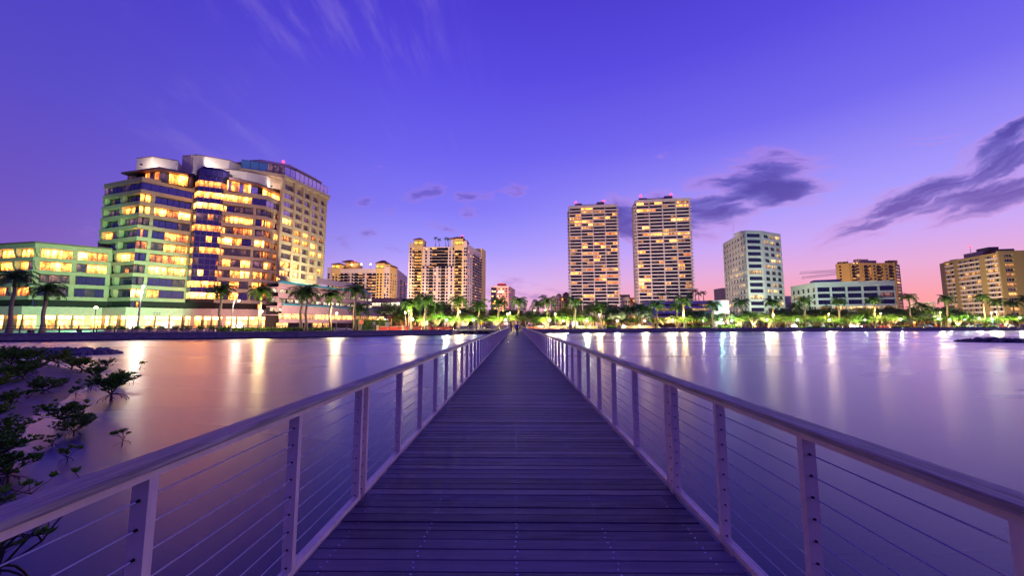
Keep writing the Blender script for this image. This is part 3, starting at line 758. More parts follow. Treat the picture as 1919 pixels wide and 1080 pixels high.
# low wing
wl = [W0, W1, W2]
part(A, 'inner_wall', M_inner, lambda mb: mb.prism(poly(*offset(wl, 1.9)) + [(W2.x, W2.y + 28), (W0.x, W0.y + 40)], LZ, ZW - .1))
for k in range(wing_cut, 9):
    zt = bandz[k] - 1.22; zb = bandz[k + 1] + .003
    for a_, b_, lay_, fins_ in ((W1, W2, [(0.06, 0.47, 3), (0.53, 0.94, 3)], [0.0, .47, .94]), (W0, W1, [(0.02, .30, 2), (.36, .64, 2), (.69, .97, 2)], [.30, .64, .97])):
        F = frame(a_, b_)
        for s_, e_, n_ in lay_:
            w_ = (e_ - s_) * F.L / n_; last = None
            for i in range(n_):
                tab = [(L_pale, 6), (L_warm, 4)] if k == wing_cut else ([(L_warm, 5), (L_dusk, 4)] if k == wing_cut + 1 else [(G_blue, 5), (L_dusk, 3), (L_amber, 2), (L_dim, 2)])
                g_ = last if (last and BR.random() < .4) else pick(tab); last = g_
                window(A, F, s_ * F.L + w_ * i + .03, s_ * F.L + w_ * (i + 1) - .03, -1.45, zb + .05, zt - .1, 2, g_)
        for f_ in fins_:
            u0 = f_ * F.L; u1 = u0 + 1.15
            part(A, 'fin', M_cream, lambda mb: mb.profile(F, u0, u1, [(-1.5, zb), (-0.9, zb), (-0.2, zb + 1.5), (-0.12, zt - .002), (-1.5, zt - .002)]))
for k in range(wing_cut, 10):
    band('floor_band', wl, 0, 1.48, bandz[k] - 1.22, bandz[k] if k > wing_cut else bandz[k] + .3)
part(A, 'roof_edge', M_brown_c, lambda mb: ribbon(mb, wl, -0.25, 3.0, ZW + .303, ZW + .75))
part(A, 'roof_slab', M_cream, lambda mb: mb.prism(poly(*offset(wl, 2.9)) + [(W2.x, W2.y + 28), (W0.x, W0.y + 40)], ZW - .09, ZW + .3))
# tower roof slab, penthouse, white screens
part(A, 'roof_slab', M_cream, lambda mb: mb.prism(poly(*offset(core, 1.0)) + [(P5.x * 1.12, P5.y * 1.12), (P0.x - 2, P0.y + 35)], ZR - 2.19, ZR - .6))
ZP = 56.6
Lroof = [P2(227, 321, ZP - .6), P2(291, 312, ZP - .6), P2(352, 323, ZP - .6)]
Rroof = [P2(430, 331.5, ZP - .6), P2(490, 344, ZP - .6), P2(541, 368, ZP - .6)]
for line, tab in ((Lroof, [(L_amber, 5), (L_dusk, 4), (L_warm, 2)]), (Rroof, [(L_warm, 3), (G_viol, 5), (L_amber, 3)])):
    bk = offset(line, 9.0)
    part(A, 'penthouse_roof', M_brown_c, lambda mb: mb.prism(poly(*line) + poly(*reversed(bk)), ZP - 1.5, ZP - .9))
    part(A, 'penthouse_roof', M_brown_c, lambda mb: mb.prism(poly(*line) + poly(*reversed(bk)), ZP - .899, ZP, top=poly(*offset(line, 1.6)) + poly(*reversed(bk))))
    g0 = offset(line, 2.0)
    for a_, b_ in zip(g0[:-1], g0[1:]):
        F = frame(a_, b_); n_ = max(3, int(F.L / 2.0))
        for i in range(n_): window(A, F, F.L * i / n_ + .02, F.L * (i + 1) / n_ - .02, 0, ZR - .55, ZP - 1.55, 1, pick(tab + [(M_inner, 1.2)]))
    part(A, 'inner_wall', M_inner, lambda mb: mb.prism(poly(*offset(line, 2.4)) + poly(*reversed(bk)), ZR - .58, ZP - 1.51))
def screen(pts, ztop, zbot, dpt=6.0):
    part(A, 'roof_screen_wall', M_white_c, lambda mb: mb.prism(poly(*pts) + poly(*reversed(offset(pts, dpt))), zbot, ztop))
    part(A, 'screen_coping', M_brown_c, lambda mb: ribbon(mb, pts, -.12, .5, ztop + .003, ztop + .22))
ZS = 61.6
screen([P2(256.7, 297.5, ZS), P2(284.5, 294, ZS), P2(334, 302, ZS)], ZS, ZP - .02)
screen([P2(419, 317, ZS - .4), P2(443, 319.5, ZS - .4), P2(462, 322, ZS - .4), P2(501, 330, ZS - .4), P2(524, 341, ZS - .4)], ZS - .4, ZP - .02, 5)
ZC = 65.5
screen([P2(342, 293, ZC), P2(370, 290.5, ZC), P2(430, 301, ZC), P2(461, 313, ZC)], ZC, ZP, 7)
# glass stair bay
M_stair = mat('stair_frame', rgb(120, 104, 140), .4, metal=.3)
ZG = 59.4
B1, B2, B3, B0 = P2(375.5, 310, ZG), P2(418, 316, ZG), None, None
Fg = frame(B1, B2)
B0 = B1 - Fg.n * 3.2 - Fg.d * 1.8; B3 = B2 - Fg.n * 3.2 + Fg.d * 1.8
bay = [B0, B1, B2, B3]
part(A, 'inner_wall', M_inner, lambda mb: mb.prism(poly(*offset(bay, .35)) + poly(B3 - Fg.n * 8, B0 - Fg.n * 8), LZ + 9, ZG - 2.6))
zz = 11.3; levels = []
while zz < 52.5: levels.append(zz); zz += 4.05
for a_, b_ in zip(bay[:-1], bay[1:]):
    F = frame(a_, b_); n_ = 4 if F.L > 4.5 else 1
    for j, z_ in enumerate(levels):
        g_ = [L_pale, L_warm, L_dusk, G_blue, L_warm, G_blue, L_amber, L_dusk, L_pale, L_warm, L_amber][j % 11]
        if j == 0: g_ = L_pale
        for i in range(n_):
            window(A, F, F.L * i / n_, F.L * (i + 1) / n_, 0, z_ + .02, z_ + 2.28, 1, g_ if BR.random() < .8 else pick(T_off), fr=M_stair, fw=.10)
            window(A, F, F.L * i / n_, F.L * (i + 1) / n_, 0, z_ + 2.3, z_ + 4.03, 1, G_blue, name='spandrel_glass', fr=M_stair, fw=.10)
    window(A, F, 0, F.L, 0, levels[-1] + 4.06, ZG - 3.6, 4 if n_ > 1 else 2, L_amber); window(A, F, 0, F.L, 0, ZG - 3.58, ZG - 1.0, 4 if n_ > 1 else 2, G_blue, name='spandrel_glass')
part(A, 'sloped_glazing', G_blue, lambda mb: mb.prism(poly(*bay) + poly(B3 - Fg.n * 4, B0 - Fg.n * 4), ZG - .98, ZG + .2, top=poly(*offset(bay, 1.0)) + poly(B3 - Fg.n * 4, B0 - Fg.n * 4)))
# side glass boxes next to the bay at penthouse level
for (xa, ya), (xb, yb), g_ in (((336, 321), (362, 324), L_dusk), ((427, 329.5), (450, 333), L_amber)):
    a_, b_ = P2(xa, ya, ZP + .4), P2(xb, yb, ZP + .4); F = frame(a_, b_)
    part(A, 'inner_wall', M_inner, lambda mb: mb.fbox(F, .1, F.L - .1, -5, -.15, ZR - .5, ZP - .2))
    for i in range(3): window(A, F, F.L * i / 3, F.L * (i + 1) / 3, 0, ZR - .5, ZP - 1.2, 1, g_)
    part(A, 'sloped_glazing', G_blue, lambda mb: mb.profile(F, 0, F.L, [(.03, ZP - 1.18), (-1.2, ZP + .5), (-4, ZP + .5), (-4, ZP - 1.18)]))
# podium: dark recessed storey, fascia, arcade with shop windows
pod = [W0, W1, W2, P1, Pm, Pn, P4, P5]
podo = offset(pod, -1.4)
part(A, 'fascia', M_pinkst, lambda mb: ribbon(mb, podo, 0, 4, 5.2, 7.9))
part(A, 'inner_wall', M_inner, lambda mb: ribbon(mb, offset(pod, 2.3), 0, 3, 7.903, 10.0))
for a_, b_ in zip(pod[:-1], pod[1:]):
    F = frame(a_, b_); n_ = max(1, round(F.L / 4.6))
    for i in range(n_):
        window(A, F, F.L * i / n_ + .3, F.L * (i + 1) / n_ - .3, -2.2, 7.95, 9.9, 3, pick([(G_dark, 3), (G_blue, 5), (L_amber, 1), (L_warm, .6)]))
part(A, 'terrace_planting', foliage_mat('planter_leaf', (.02, .05, .01), (.05, .1, .02)), lambda mb: [mb.ball((p.x, p.y, 7.95), BR.uniform(.25, .4), 5, 3, sq=(1.6, 1.6, .8)) for a_, b_ in zip(podo[:-1], podo[1:]) for i in range(int((b_ - a_).length / 1.5)) for p in [a_ + (b_ - a_).normalized() * (i + .5) * 1.5 + Vector((0, .9))]], kind='stuff')
arc = offset(podo, .5); M_col = mat('arcade_column', rgb(226, 178, 158), 0.6); M_fin = mat('bronze_mullion', rgb(70, 58, 66), .4, metal=.4)
M_valance = mat('soffit_white', rgb(225, 225, 215), .6)
for a_, b_ in zip(arc[:-1], arc[1:]):
    F = frame(a_, b_); n_ = max(1, round(F.L / 3.6))
    for i in range(n_):
        u0 = F.L * i / n_; u1 = F.L * (i + 1) / n_
        window(A, F, u0 + .25, u1 - .25, -.7, LZ + .05, 3.75, 2, pick([(L_shop, 7), (L_pale, 1.5)]), name='shop_window')
        window(A, F, u0 + .25, u1 - .25, -.7, 3.85, 5.15, 1, L_clere, name='clerestory_window')
        if i % 3 == 1: part(A, 'column', M_col, lambda mb: mb.fbox(F, u0 - .65, u0 + .65, -.6, .1, LZ, 5.198))
        else: part(A, 'mullion_fin', M_fin, lambda mb: mb.fbox(F, u0 - .16, u0 + .16, -.6, .2, LZ, 5.198))
part(A, 'inner_wall', mat('shop_interior', rgb(150, 120, 100), .8), lambda mb: ribbon(mb, offset(arc, 1.0), 0, 2, LZ, 5.19))
# house number over the entrance
Fn = frame(offset([W2, P1, Pm], -1.4)[0], offset([W2, P1, Pm], -1.4)[1]); Fn = frame(podo[3], podo[4])
tx = bpy.data.curves.new('house_number', 'FONT'); tx.body = '222'; tx.size = 1.25; tx.extrude = .05; tx.align_x = 'CENTER'
to = bpy.data.objects.new('tmp', tx); COL.objects.link(to); dg = bpy.context.evaluated_depsgraph_get(); me = bpy.data.meshes.new_from_object(to.evaluated_get(dg)); bpy.data.objects.remove(to)
me.materials.clear(); me.materials.append(M_fin); me.name = 'house_number'
pn = col_at(290, 126); c_ = Fn(min(max((pn - Fn.A).dot(Fn.d), 1.5), Fn.L - 1.5), .08, 5.5); o = link('house_number', me, A, c_); o.rotation_euler = (math.pi / 2, 0, Fn.rz if not Fn.flip else Fn.rz + math.pi)

# ---------------------------------------------------------------- rear tower of the office
ZT = 61.5
O = thing('office_tower', 'cream gridded tower with violet glass crown behind the big office block', 'building', (-80, 175, LZ), group=None)
S0, S1 = P2(539, 336, ZT), P2(613, 371.5, ZT)
bS0, bS1 = S0 * 1.12, S1 * 1.10 - Vector((3, 0))
Fs = frame(S0, S1)
leftend = P2(482, 316, ZT)
part(O, 'wall', M_cream, lambda mb: mb.prism(poly(S0 - Fs.n * .9, S1 - Fs.n * .9, bS1, bS0), LZ, ZT))
part(O, 'wall', M_cream, lambda mb: mb.prism(poly(S0 - Fs.n * .95, bS0, leftend + Vector((0, 26)), leftend + Vector((0, 8))), 57.0, ZT - .01))
colu = [(535.5, 335), (553, 343.5), (569.5, 351), (584, 358), (599, 365), (612.5, 371.5)]
us = [(P2(a, b, ZT) - Fs.A).dot(Fs.d) for a, b in colu]; us[0] = -2.0; us[-1] = Fs.L - .6
for u_ in us: part(O, 'fin', M_cream, lambda mb: mb.profile(Fs, u_ - .45, u_ + .75, [(-.9, 21), (.05, 21), (.15, ZT - .01), (-.9, ZT - .01)]))
rows = [57.2 - 3.55 * i for i in range(11)]
for i, z_ in enumerate(rows):
    part(O, 'floor_band', M_cream, lambda mb: mb.fbox(Fs, us[0] + .76, us[-1] - .46, -.9, -.1, z_ - 1.25, z_))
    for j in range(5):
        u0, u1 = us[j] + .95, us[j + 1] - .65
        g_ = pick([(G_viol, 8), (L_dusk, 1)]) if i < 4 else pick([(L_warm, 3), (L_pale, 2), (L_dim, 3), (L_dusk, 3), (L_brown, 3)])
        if i == 10: g_ = pick([(L_dim, 2), (L_shop, 1)])
        if i == 0: g_ = L_dim
        window(O, Fs, u0, u1, -.85, z_ + .05, z_ + 2.2, 3, g_)
part(O, 'ribbed_base_wall', mat('fluted_base', rgb(190, 188, 170), .7, grain=.1), lambda mb: [mb.fbox(Fs, us[0] + .8 + q * .8, us[0] + 1.4 + q * .8, -.9, -.3, 17, 21 - 0.8) for q in range(int((us[-1] - us[0]) / .8) - 2)])
# crown
zc0, zc1 = 63.0, 67.6
K0, K1, K2, K3, K4 = P2(450, 321, ZT), P2(500, 328, ZT), P2(534, 333.5, ZT), P2(556, 342, ZT), P2(616, 371, ZT)
part(O, 'crown_slab', M_cream, lambda mb: mb.prism(poly(K0, K1, K2, K4 + (K4 - K3).normalized() * 1.0) + poly(bS1, bS0 + Vector((-18, 0))), ZT + .005, ZT + 1.4))
kl = offset([K0, K1, K2, K3, K4], .9)
for i_, (a_, b_) in enumerate(zip(kl[:-1], kl[1:])):
    F = frame(a_, b_); n_ = max(2, int(F.L / 2.2))
    for i in range(n_): window(O, F, F.L * i / n_ + .03, F.L * (i + 1) / n_ - .03, 0, ZT + 1.45, ZT + 5.2, 1, (G_viol if i_ >= 2 else (L_dusk if i_ else G_teal)))
part(O, 'inner_wall', M_inner, lambda mb: mb.prism(poly(*offset(kl, .35)) + poly(bS1, bS0 + Vector((-10, 0))), ZT + 1.41, ZT + 5.2))
ZK = P2(0, 0, 100) and 71.0
C0, C1, C2_, C3 = P2(443.5, 304, ZK), P2(475, 302, ZK), P2(556, 316.5, ZK), P2(603, 341, ZK)
cb_ = (C2_ * 1.1, C3 * 1.1 - Vector((3, 0)))
part(O, 'crown_wall', M_cream, lambda mb: mb.prism(poly(C0, C1, C2_, C3) + poly(cb_[1], cb_[0] + Vector((-20, -4))), ZT + 5.22, ZK))
part(O, 'roof_screen_wall', M_white_c, lambda mb: mb.prism(poly(*offset([C0, C1, C2_, C3], 2.5)) + poly(cb_[1], cb_[0] + Vector((-18, -4))), ZK + .003, ZK + 1.6))
rl = offset([C0, C1, C2_, C3], 6)
part(O, 'roof_screen_wall', M_white_c, lambda mb: mb.prism(poly(*rl) + poly(cb_[1] + Vector((-1, 0)), cb_[0] + Vector((-14, -4))), ZK + 1.603, ZK + 3.6))

# ---------------------------------------------------------------- parking garage with teal strips
M_gar = mat('garage_concrete', rgb(176, 146, 144), .75, grain=.15, gscale=.5)
M_teal = mat('teal_metal_strip', rgb(40, 150, 160), .4, grain=.1)
L_gar = lit_mat('lit_garage', rgb(255, 190, 110), rgb(255, 245, 215), 3.52, scale=.5, dark=.45)
Gq = thing('parking_garage', 'curved parking garage with teal strips beside the office block', 'building', (-60, 150, LZ))
g0 = P2(524, 529, 15.9); g1 = P2(690, 549.3, 15.9); Fq = frame(g0, g1)
g2 = g1 + Fq.d * 3.2 - Fq.n * 1.2; g3 = g2 + Fq.d * 1.6 - Fq.n * 3.0; g4 = g3 - Fq.n * 24
gl = [g0, g1, g2, g3, g4]
part(Gq, 'inner_wall', M_inner, lambda mb: mb.prism(poly(*offset(gl, 5.0)) + [(g0.x, g0.y + 30)], LZ, 16))
gz = [15.9, 12.75, 9.75]
for i, z_ in enumerate(gz):
    part(Gq, 'deck_parapet', M_gar, lambda mb: ribbon(mb, gl, 0, .35, z_ - 1.9 - (0 if i else .25), z_ - .3))
    part(Gq, 'deck_slab', M_gar, lambda mb: ribbon(mb, gl, .352, 5.0, z_ - 1.8, z_ - 1.45))
    for a_, b_ in zip(gl[:-1], gl[1:]):
        F = frame(a_, b_)
        if F.L < 6: continue
        n_ = round(F.L / 6.2)
        for q in range(n_):
            part(Gq, 'column', M_gar, lambda mb: mb.fbox(F, F.L * q / n_, F.L * q / n_ + .55, -.9, -.36, z_ - 3.3, z_ - 1.8))
            window(Gq, F, F.L * q / n_ + .6, F.L * (q + 1) / n_ - .06, -4.0, z_ - 3.0, z_ - 1.95, 1, L_gar, name='lit_bay', fw=.02)
part(Gq, 'teal_strip', M_teal, lambda mb: ribbon(mb, gl, -.5, .2, 15.602, 16.25))
low = offset([g0, g1, g1 + Fq.d * 6 - Fq.n * .5, g1 + Fq.d * 8 - Fq.n * 4, g4 + Fq.d * 3], -2.0)
part(Gq, 'teal_strip', M_teal, lambda mb: ribbon(mb, low, -.5, .3, 8.55, 8.95))
part(Gq, 'deck_parapet', M_gar, lambda mb: ribbon(mb, low, 0, .5, 5.9, 8.548))
part(Gq, 'deck_slab', M_gar, lambda mb: ribbon(mb, low, .502, 8.0, 5.3, 5.6))
for a_, b_ in zip(low[:-1], low[1:]):
    F = frame(a_, b_); n_ = max(1, round(F.L / 5))
    for q in range(n_):
        window(Gq, F, F.L * q / n_ + .1, F.L * (q + 1) / n_ - .1, -1.6, 4.1, 5.85, 3, L_shop, name='shop_window', fr=M_frame_l)
        window(Gq, F, F.L * q / n_ + .3, F.L * (q + 1) / n_ - .3, -2.6, LZ + .1, 2.9, 2, pick([(G_dark, 3), (L_shop, 2)]), name='shop_window')
part(Gq, 'fascia', M_gar, lambda mb: ribbon(mb, low, -.3, 1.4, 2.95, 4.05))
top = [P2(596, 521, 18.6), P2(660, 531.5, 18.6)]
part(Gq, 'upper_parapet', mat('ribbed_gray_panel', rgb(150, 138, 150), .7, grain=.15), lambda mb: ribbon(mb, [top[0], top[1], top[1] + Vector((-4, 24))], 0, .5, 16.6, 18.6))
part(Gq, 'planting', MATS['planter_leaf'], lambda mb: [mb.ball(Fq(q * 1.3, -.9, 15.95), BR.uniform(.25, .5), 5, 3, sq=(1.4, 1.4, 1)) for q in range(int(Fq.L / 1.3)) if BR.random() < .6], kind='stuff')
G2 = thing('parking_garage', 'pink parking garage with lit decks behind the dark garden trees', 'building', (-60, 205, LZ))
a_, b_ = P2(694, 560, 16.5), P2(747, 558.5, 16.5); F = frame(a_, b_)
part(G2, 'inner_wall', M_inner, lambda mb: mb.fbox(F, 0, F.L, -25, -3, LZ, 16.3))
for z_ in (16.5, 12.2, 7.9): part(G2, 'deck_parapet', M_gar, lambda mb: mb.fbox(F, 0, F.L, -3.5, 0, z_ - 2.4, z_)); 
for z_ in (14.1, 9.8, 5.5):
    for q in range(3): window(G2, F, F.L * q / 3 + .3, F.L * (q + 1) / 3 - .3, -1.5, z_ - 1.88, z_ - .02, 1, L_gar, name='lit_bay', fw=.02)
part(G2, 'wall', M_gar, lambda mb: mb.fbox(F, 0, F.L, -3.4, 0, LZ, 3.6))

# ---------------------------------------------------------------- condominiums: walls with framed windows and balconies
M_tile = mat('red_tile_roof', rgb(120, 62, 56), .7, grain=.25, gscale=1)
M_pinkw = mat('condo_wall_pale', rgb(214, 190, 180), .8, grain=.06, gscale=.3)
M_yelw = mat('condo_wall_yellow', rgb(222, 186, 120), .8, grain=.06, gscale=.3)
M_balc = mat('balcony_iron', rgb(30, 24, 30), .5, metal=.4)
def pitched(root, pts, z0, z1, over=.6):
    c = sum(pts, Vector((0, 0))) / len(pts)
    part(root, 'roof', M_tile, lambda mb: mb.prism([((p - c) * 1.12 + c)[:] for p in pts], z0 + .003, z0 + .5)); 
    part(root, 'roof', M_tile, lambda mb: mb.prism([((p - c) * 1.08 + c)[:] for p in pts], z0 + .503, z1, top=[((p - c) * .25 + c)[:] for p in pts]))
def block(root, F, u0, u1, d0, d1, z0, z1, m_):
    part(root, 'wall', m_, lambda mb: mb.fbox(F, u0, u1, d0, d1, z0, z1))
T_con = [(G_dark, 76), (L_or, 13), (L_amber, 6), (L_dim, 8)]
def wgrid(root, F, us_, zs_, w_, h_, v_, tab=T_con, balc=False, name='window', lit_rows=()):
    for z_ in zs_:
        for u_ in us_:
            g_ = pick(tab)
            if balc:
                window(root, F, u_ - w_ / 2, u_ + w_ / 2, v_, z_, z_ + h_, 2, g_, name='balcony_door', fw=.2)
            else: window(root, F, u_ - w_ / 2, u_ + w_ / 2, v_, z_, z_ + h_, 1, g_, name=name, fw=.15)
BAL = {}
def balcony(root, F, u_, z_, w_, v_, d_=1.5):
    key = (round(w_, 1), d_, F.flip)
    if key not in BAL:
        s_ = -1 if not F.flip else 1; mb = MB(); ya, yb = sorted((0, s_ * d_)); mb.box(-w_ / 2, w_ / 2, ya, yb, -.15, 0.05)
        ya, yb = sorted((s_ * (d_ - .06), s_ * d_)); mb.box(-w_ / 2, w_ / 2, ya, yb, .051, 1.05)
        for x_ in (-w_ / 2, w_ / 2 - .06):
            ya, yb = sorted((0, s_ * (d_ - .062))); mb.box(x_, x_ + .06, ya, yb, .051, 1.05)
        BAL[key] = mb.mesh('balcony', M_balc)
    link('balcony', BAL[key], root, F(u_, v_, z_), F.rz)
def condo_tall():
    D = 360.0; a = col_at(763, D); b = col_at(873, D); F = frame(a, b); L = F.L
    r = thing('condominium_tower', 'tall pale condominium with lit corner pavilions and red beacon', 'building', (a.x + L / 2, D + 15, LZ))
    ftop = z_at(800, 462, D); fl = 3.1
    sx = lambda px: (px - 763) / 110.0 * L
    block(r, F, 0, L, -28, -1.5, LZ, ftop, M_pinkw)
    block(r, F, -0.2, sx(773), -14, 0.2, LZ, z_at(768, 455, D), M_pinkw)
    block(r, F, sx(773) + .01, sx(788.5), -14, .8, LZ, z_at(780, 450, D), M_yelw)
    block(r, F, sx(789), sx(850), -12, .3, LZ, z_at(820, 500, D), M_pinkw)          # lower terrace front
    block(r, F, sx(850) + .02, sx(866), -14, .9, LZ, z_at(860, 448, D), M_yelw)
    block(r, F, sx(866) + .03, L, -14, .3, LZ, z_at(875, 452, D), M_pinkw)
    zt = z_at(780, 450, D); pitched(r, [Vector(F(sx(772), 1, 0)[:2]), Vector(F(sx(789), 1, 0)[:2]), Vector(F(sx(789), -12, 0)[:2]), Vector(F(sx(772), -12, 0)[:2])], zt, zt + 3)
    zt2 = z_at(860, 448, D); pitched(r, [Vector(F(sx(842), 1, 0)[:2]), Vector(F(sx(867), 1, 0)[:2]), Vector(F(sx(867), -14, 0)[:2]), Vector(F(sx(842), -14, 0)[:2])], zt2, zt2 + 3.2)
    block(r, F, sx(842), sx(850), -12, -2, ftop, zt2 - .01, M_pinkw)
    pitched(r, [Vector(F(sx(868), 0, 0)[:2]), Vector(F(L + .5, 0, 0)[:2]), Vector(F(L + .5, -14, 0)[:2]), Vector(F(sx(868), -14, 0)[:2])], z_at(875, 452, D), z_at(875, 452, D) + 2)
    for c in (781, 858): window(r, F, sx(c) - 4, sx(c) + 4, .95 if c > 800 else .85, zt - 5.0, zt - 1.6, 2, L_yell, name='lit_belvedere', fw=.3)
    top = ftop - 3.4; zs = [top - fl * i for i in range(21)]
    wgrid(r, F, [sx(766.3), sx(771)], zs, 1.6, 2.0, .25)
    for z_ in zs[1:] + []:
        for c in (778, 783.5): window(r, F, sx(c) - 1.5, sx(c) + 1.5, .85, z_, z_ + 2.3, 2, pick([(G_dark, 60), (L_or, 30), (L_warm, 6)]) if z_ < top - 20 else pick([(L_or, 8), (G_dark, 2)]), name='balcony_door', fw=.15)
        balcony(r, F, sx(780.8), z_ - .2, 7.2, .85, 1.2)
        for c in (855, 860.5): window(r, F, sx(c) - 1.5, sx(c) + 1.5, .95, z_, z_ + 2.3, 2, pick([(G_dark, 60), (L_or, 30)]), name='balcony_door', fw=.15)
        balcony(r, F, sx(857.8), z_ - .2, 7.2, .95, 1.2)
    up = [z_ for z_ in zs if z_ > z_at(820, 498, D)]; lo = [z_ for z_ in zs if z_ < z_at(820, 503, D)]
    wgrid(r, F, [sx(c) for c in (795, 804, 841, 847)], up, 1.7, 2.0, -1.4)
    for z_ in up:
        for c, w_ in ((811, 4.5), (822, 9.0), (832.5, 4.5)): window(r, F, sx(c) - w_ / 2, sx(c) + w_ / 2, -1.45, z_, z_ + 2.3, 3, pick([(G_dark, 6), (L_or, 3)]), name='balcony_door', fw=.15); balcony(r, F, sx(c), z_ - .2, w_, -1.45, 1.3)
    wgrid(r, F, [sx(c) for c in (791.5, 798.5, 813.5, 821.5, 836.5, 844.5)], lo, 1.7, 1.9, .35)
    for z_ in lo:
        for c in (806, 829): window(r, F, sx(c) - 1.8, sx(c) + 1.8, .35, z_, z_ + 2.3, 2, pick(T_con), name='balcony_door', fw=.15); balcony(r, F, sx(c), z_ - .2, 4.6, .35, 1.3)
    wgrid(r, F, [sx(869.3), sx(873)], zs, 1.6, 2.1, .35)
    # receding side
    b2 = Vector(F(L, .3, 0)[:2]); e2 = col_at(908, 425); F2 = frame(b2, e2)
    block(r, F2, 0, F2.L, -10, 0, LZ, z_at(890, 466, 385), M_pinkw); block(r, F2, F2.L * .78, F2.L + 1, -9, .6, LZ, z_at(905, 469, 420), M_yelw)
    zs2 = [ftop - 5.5 - fl * i for i in range(20)]
    for z_ in zs2:
        for q in (.1, .2): window(r, F2, F2.L * q - .8, F2.L * q + .8, .05, z_, z_ + 2, 1, pick(T_con), fw=.15, name='side_window')
        for q in (.33, .46, .59, .71): window(r, F2, F2.L * q - 1.8, F2.L * q + 1.8, .05, z_, z_ + 2.2, 1, pick([(G_dark, 6), (L_or, 3), (L_dim, 2)]), fw=.15, name='side_window'); balcony(r, F2, F2.L * q, z_ - .2, 5.0, .05, 1.3)
    zb = z_at(862, 441, D); part(r, 'beacon_mast', M_brown_c, lambda mb: mb.tube([F(sx(862.5), -5, zt2 + 1), F(sx(862.5), -5, zb)], 1.2, 8))
    part(r, 'beacon', MATS['red_beacon'], lambda mb: mb.ball(F(sx(862.5), -5, zb + .6), .7, 8, 5))
mat('red_beacon', rgb(255, 40, 60), .5, emit=rgb(255, 30, 50), estr=14)
condo_tall()
def condo_low():
    D = 385.0; a = col_at(609, D); b = col_at(728, D); F = frame(a, b); L = F.L; sx = lambda px: (px - 609) / 119.0 * L
    r = thing('condominium', 'long pale condominium with yellow lit pavilions behind the garage', 'building', (a.x + L / 2, D + 15, LZ))
    zt = z_at(660, 504, D); fl = 3.1
    block(r, F, 0, L, -25, -.6, LZ, zt, M_pinkw)
    block(r, F, -.1, sx(618), -12, 0, LZ, z_at(612, 501, D), M_pinkw); block(r, F, sx(618.2), sx(634), -12, .5, LZ, z_at(625, 496, D), M_yelw)
    block(r, F, sx(702), sx(717), -14, .5, LZ, z_at(709, 494, D), M_yelw); block(r, F, sx(717.3), L, -14, 1.2, LZ, z_at(720, 500, D), M_pinkw)
    block(r, F, sx(636), sx(660), -20, -8, zt, z_at(648, 491, D), M_yelw)
    def pr(x0, x1, py, h): zz = z_at(x0, py, D); pitched(r, [Vector(F(sx(x0), .7, 0)[:2]), Vector(F(sx(x1), .7, 0)[:2]), Vector(F(sx(x1), -12, 0)[:2]), Vector(F(sx(x0), -12, 0)[:2])], zz, zz + h)
    pr(617, 636, 496, 2.4); pr(637, 659, 491, 2.6); pr(701, 722, 494, 4.0); pr(722, 735, 500, 1.6)
    for c in (625.5, 708.5): zz = z_at(c, 495, D); window(r, F, sx(c) - 4, sx(c) + 4, .6, zz - 4.6, zz - 1.4, 2, L_yell, name='lit_belvedere', fw=.3)
    zs = [zt - 7 - fl * i for i in range(15)]
    wgrid(r, F, [sx(c) for c in (612.5, 621, 627, 651, 657.5, 679, 686)], zs[:14], 1.7, 2.0, -.5 + 1.2, T_con)
    for q, c in enumerate((640, 668, 694)):
        for z_ in zs:
            for s_ in (-2.2, 2.2): window(r, F, sx(c) + s_ - 1.7, sx(c) + s_ + 1.7, -.5, z_, z_ + 2.3, 2, pick([(G_dark, 5), (L_or, 4)]) if q else pick(T_con), name='balcony_door', fw=.15)
            balcony(r, F, sx(c), z_ - .2, 9.5, -.5, 1.3)
    wgrid(r, F, [sx(c) for c in (705.5, 711.5)], zs, 1.7, 2.0, .6); wgrid(r, F, [sx(c) for c in (720, 725)], zs, 1.7, 2.0, 1.3)
    b2 = Vector(F(L, 1.2, 0)[:2]); e2 = col_at(741, 400); e3 = col_at(761, 470)
    F2 = frame(b2, e2); block(r, F2, 0, F2.L, -8, 0, LZ, z_at(735, 498, 392), M_yelw)
    F3 = frame(e2, e3); block(r, F3, 0, F3.L, -10, 0, LZ, z_at(750, 511, 430), M_pinkw)
    for z_ in zs:
        for q in (.2, .5, .8): window(r, F2, F2.L * q - .8, F2.L * q + .8, .1, z_, z_ + 2, 1, pick([(G_dark, 3), (L_or, 2)]), fw=.15, name='side_window')
        for q in (.15, .32, .5, .68, .85): window(r, F3, F3.L * q - 1.2, F3.L * q + 1.2, .1, z_ - 2, z_, 1, pick(T_con), fw=.15, name='side_window')
        for q in (.32, .68): balcony(r, F3, F3.L * q, z_ - 2.2, 6, .1, 1.3)
    part(r, 'beacon', MATS['red_beacon'], lambda mb: mb.ball(F(sx(650), -12, z_at(650, 488.5, D) + 1.0), .7, 8, 5))
    M_flood = mat('flood_lamp', rgb(255, 220, 170), .5, emit=rgb(255, 215, 150), estr=30)
    for c, py in ((652.5, 495.5), (671, 495), (688.5, 495)): part(r, 'roof_light', M_flood, lambda mb: mb.ball(F(sx(c), -3, z_at(c, py, D)), .75, 8, 5)); part(r, 'light_pole', M_brown_c, lambda mb: mb.tube([F(sx(c), -3, zt), F(sx(c), -3, z_at(c, py, D) - .8)], .12, 5))
condo_low()

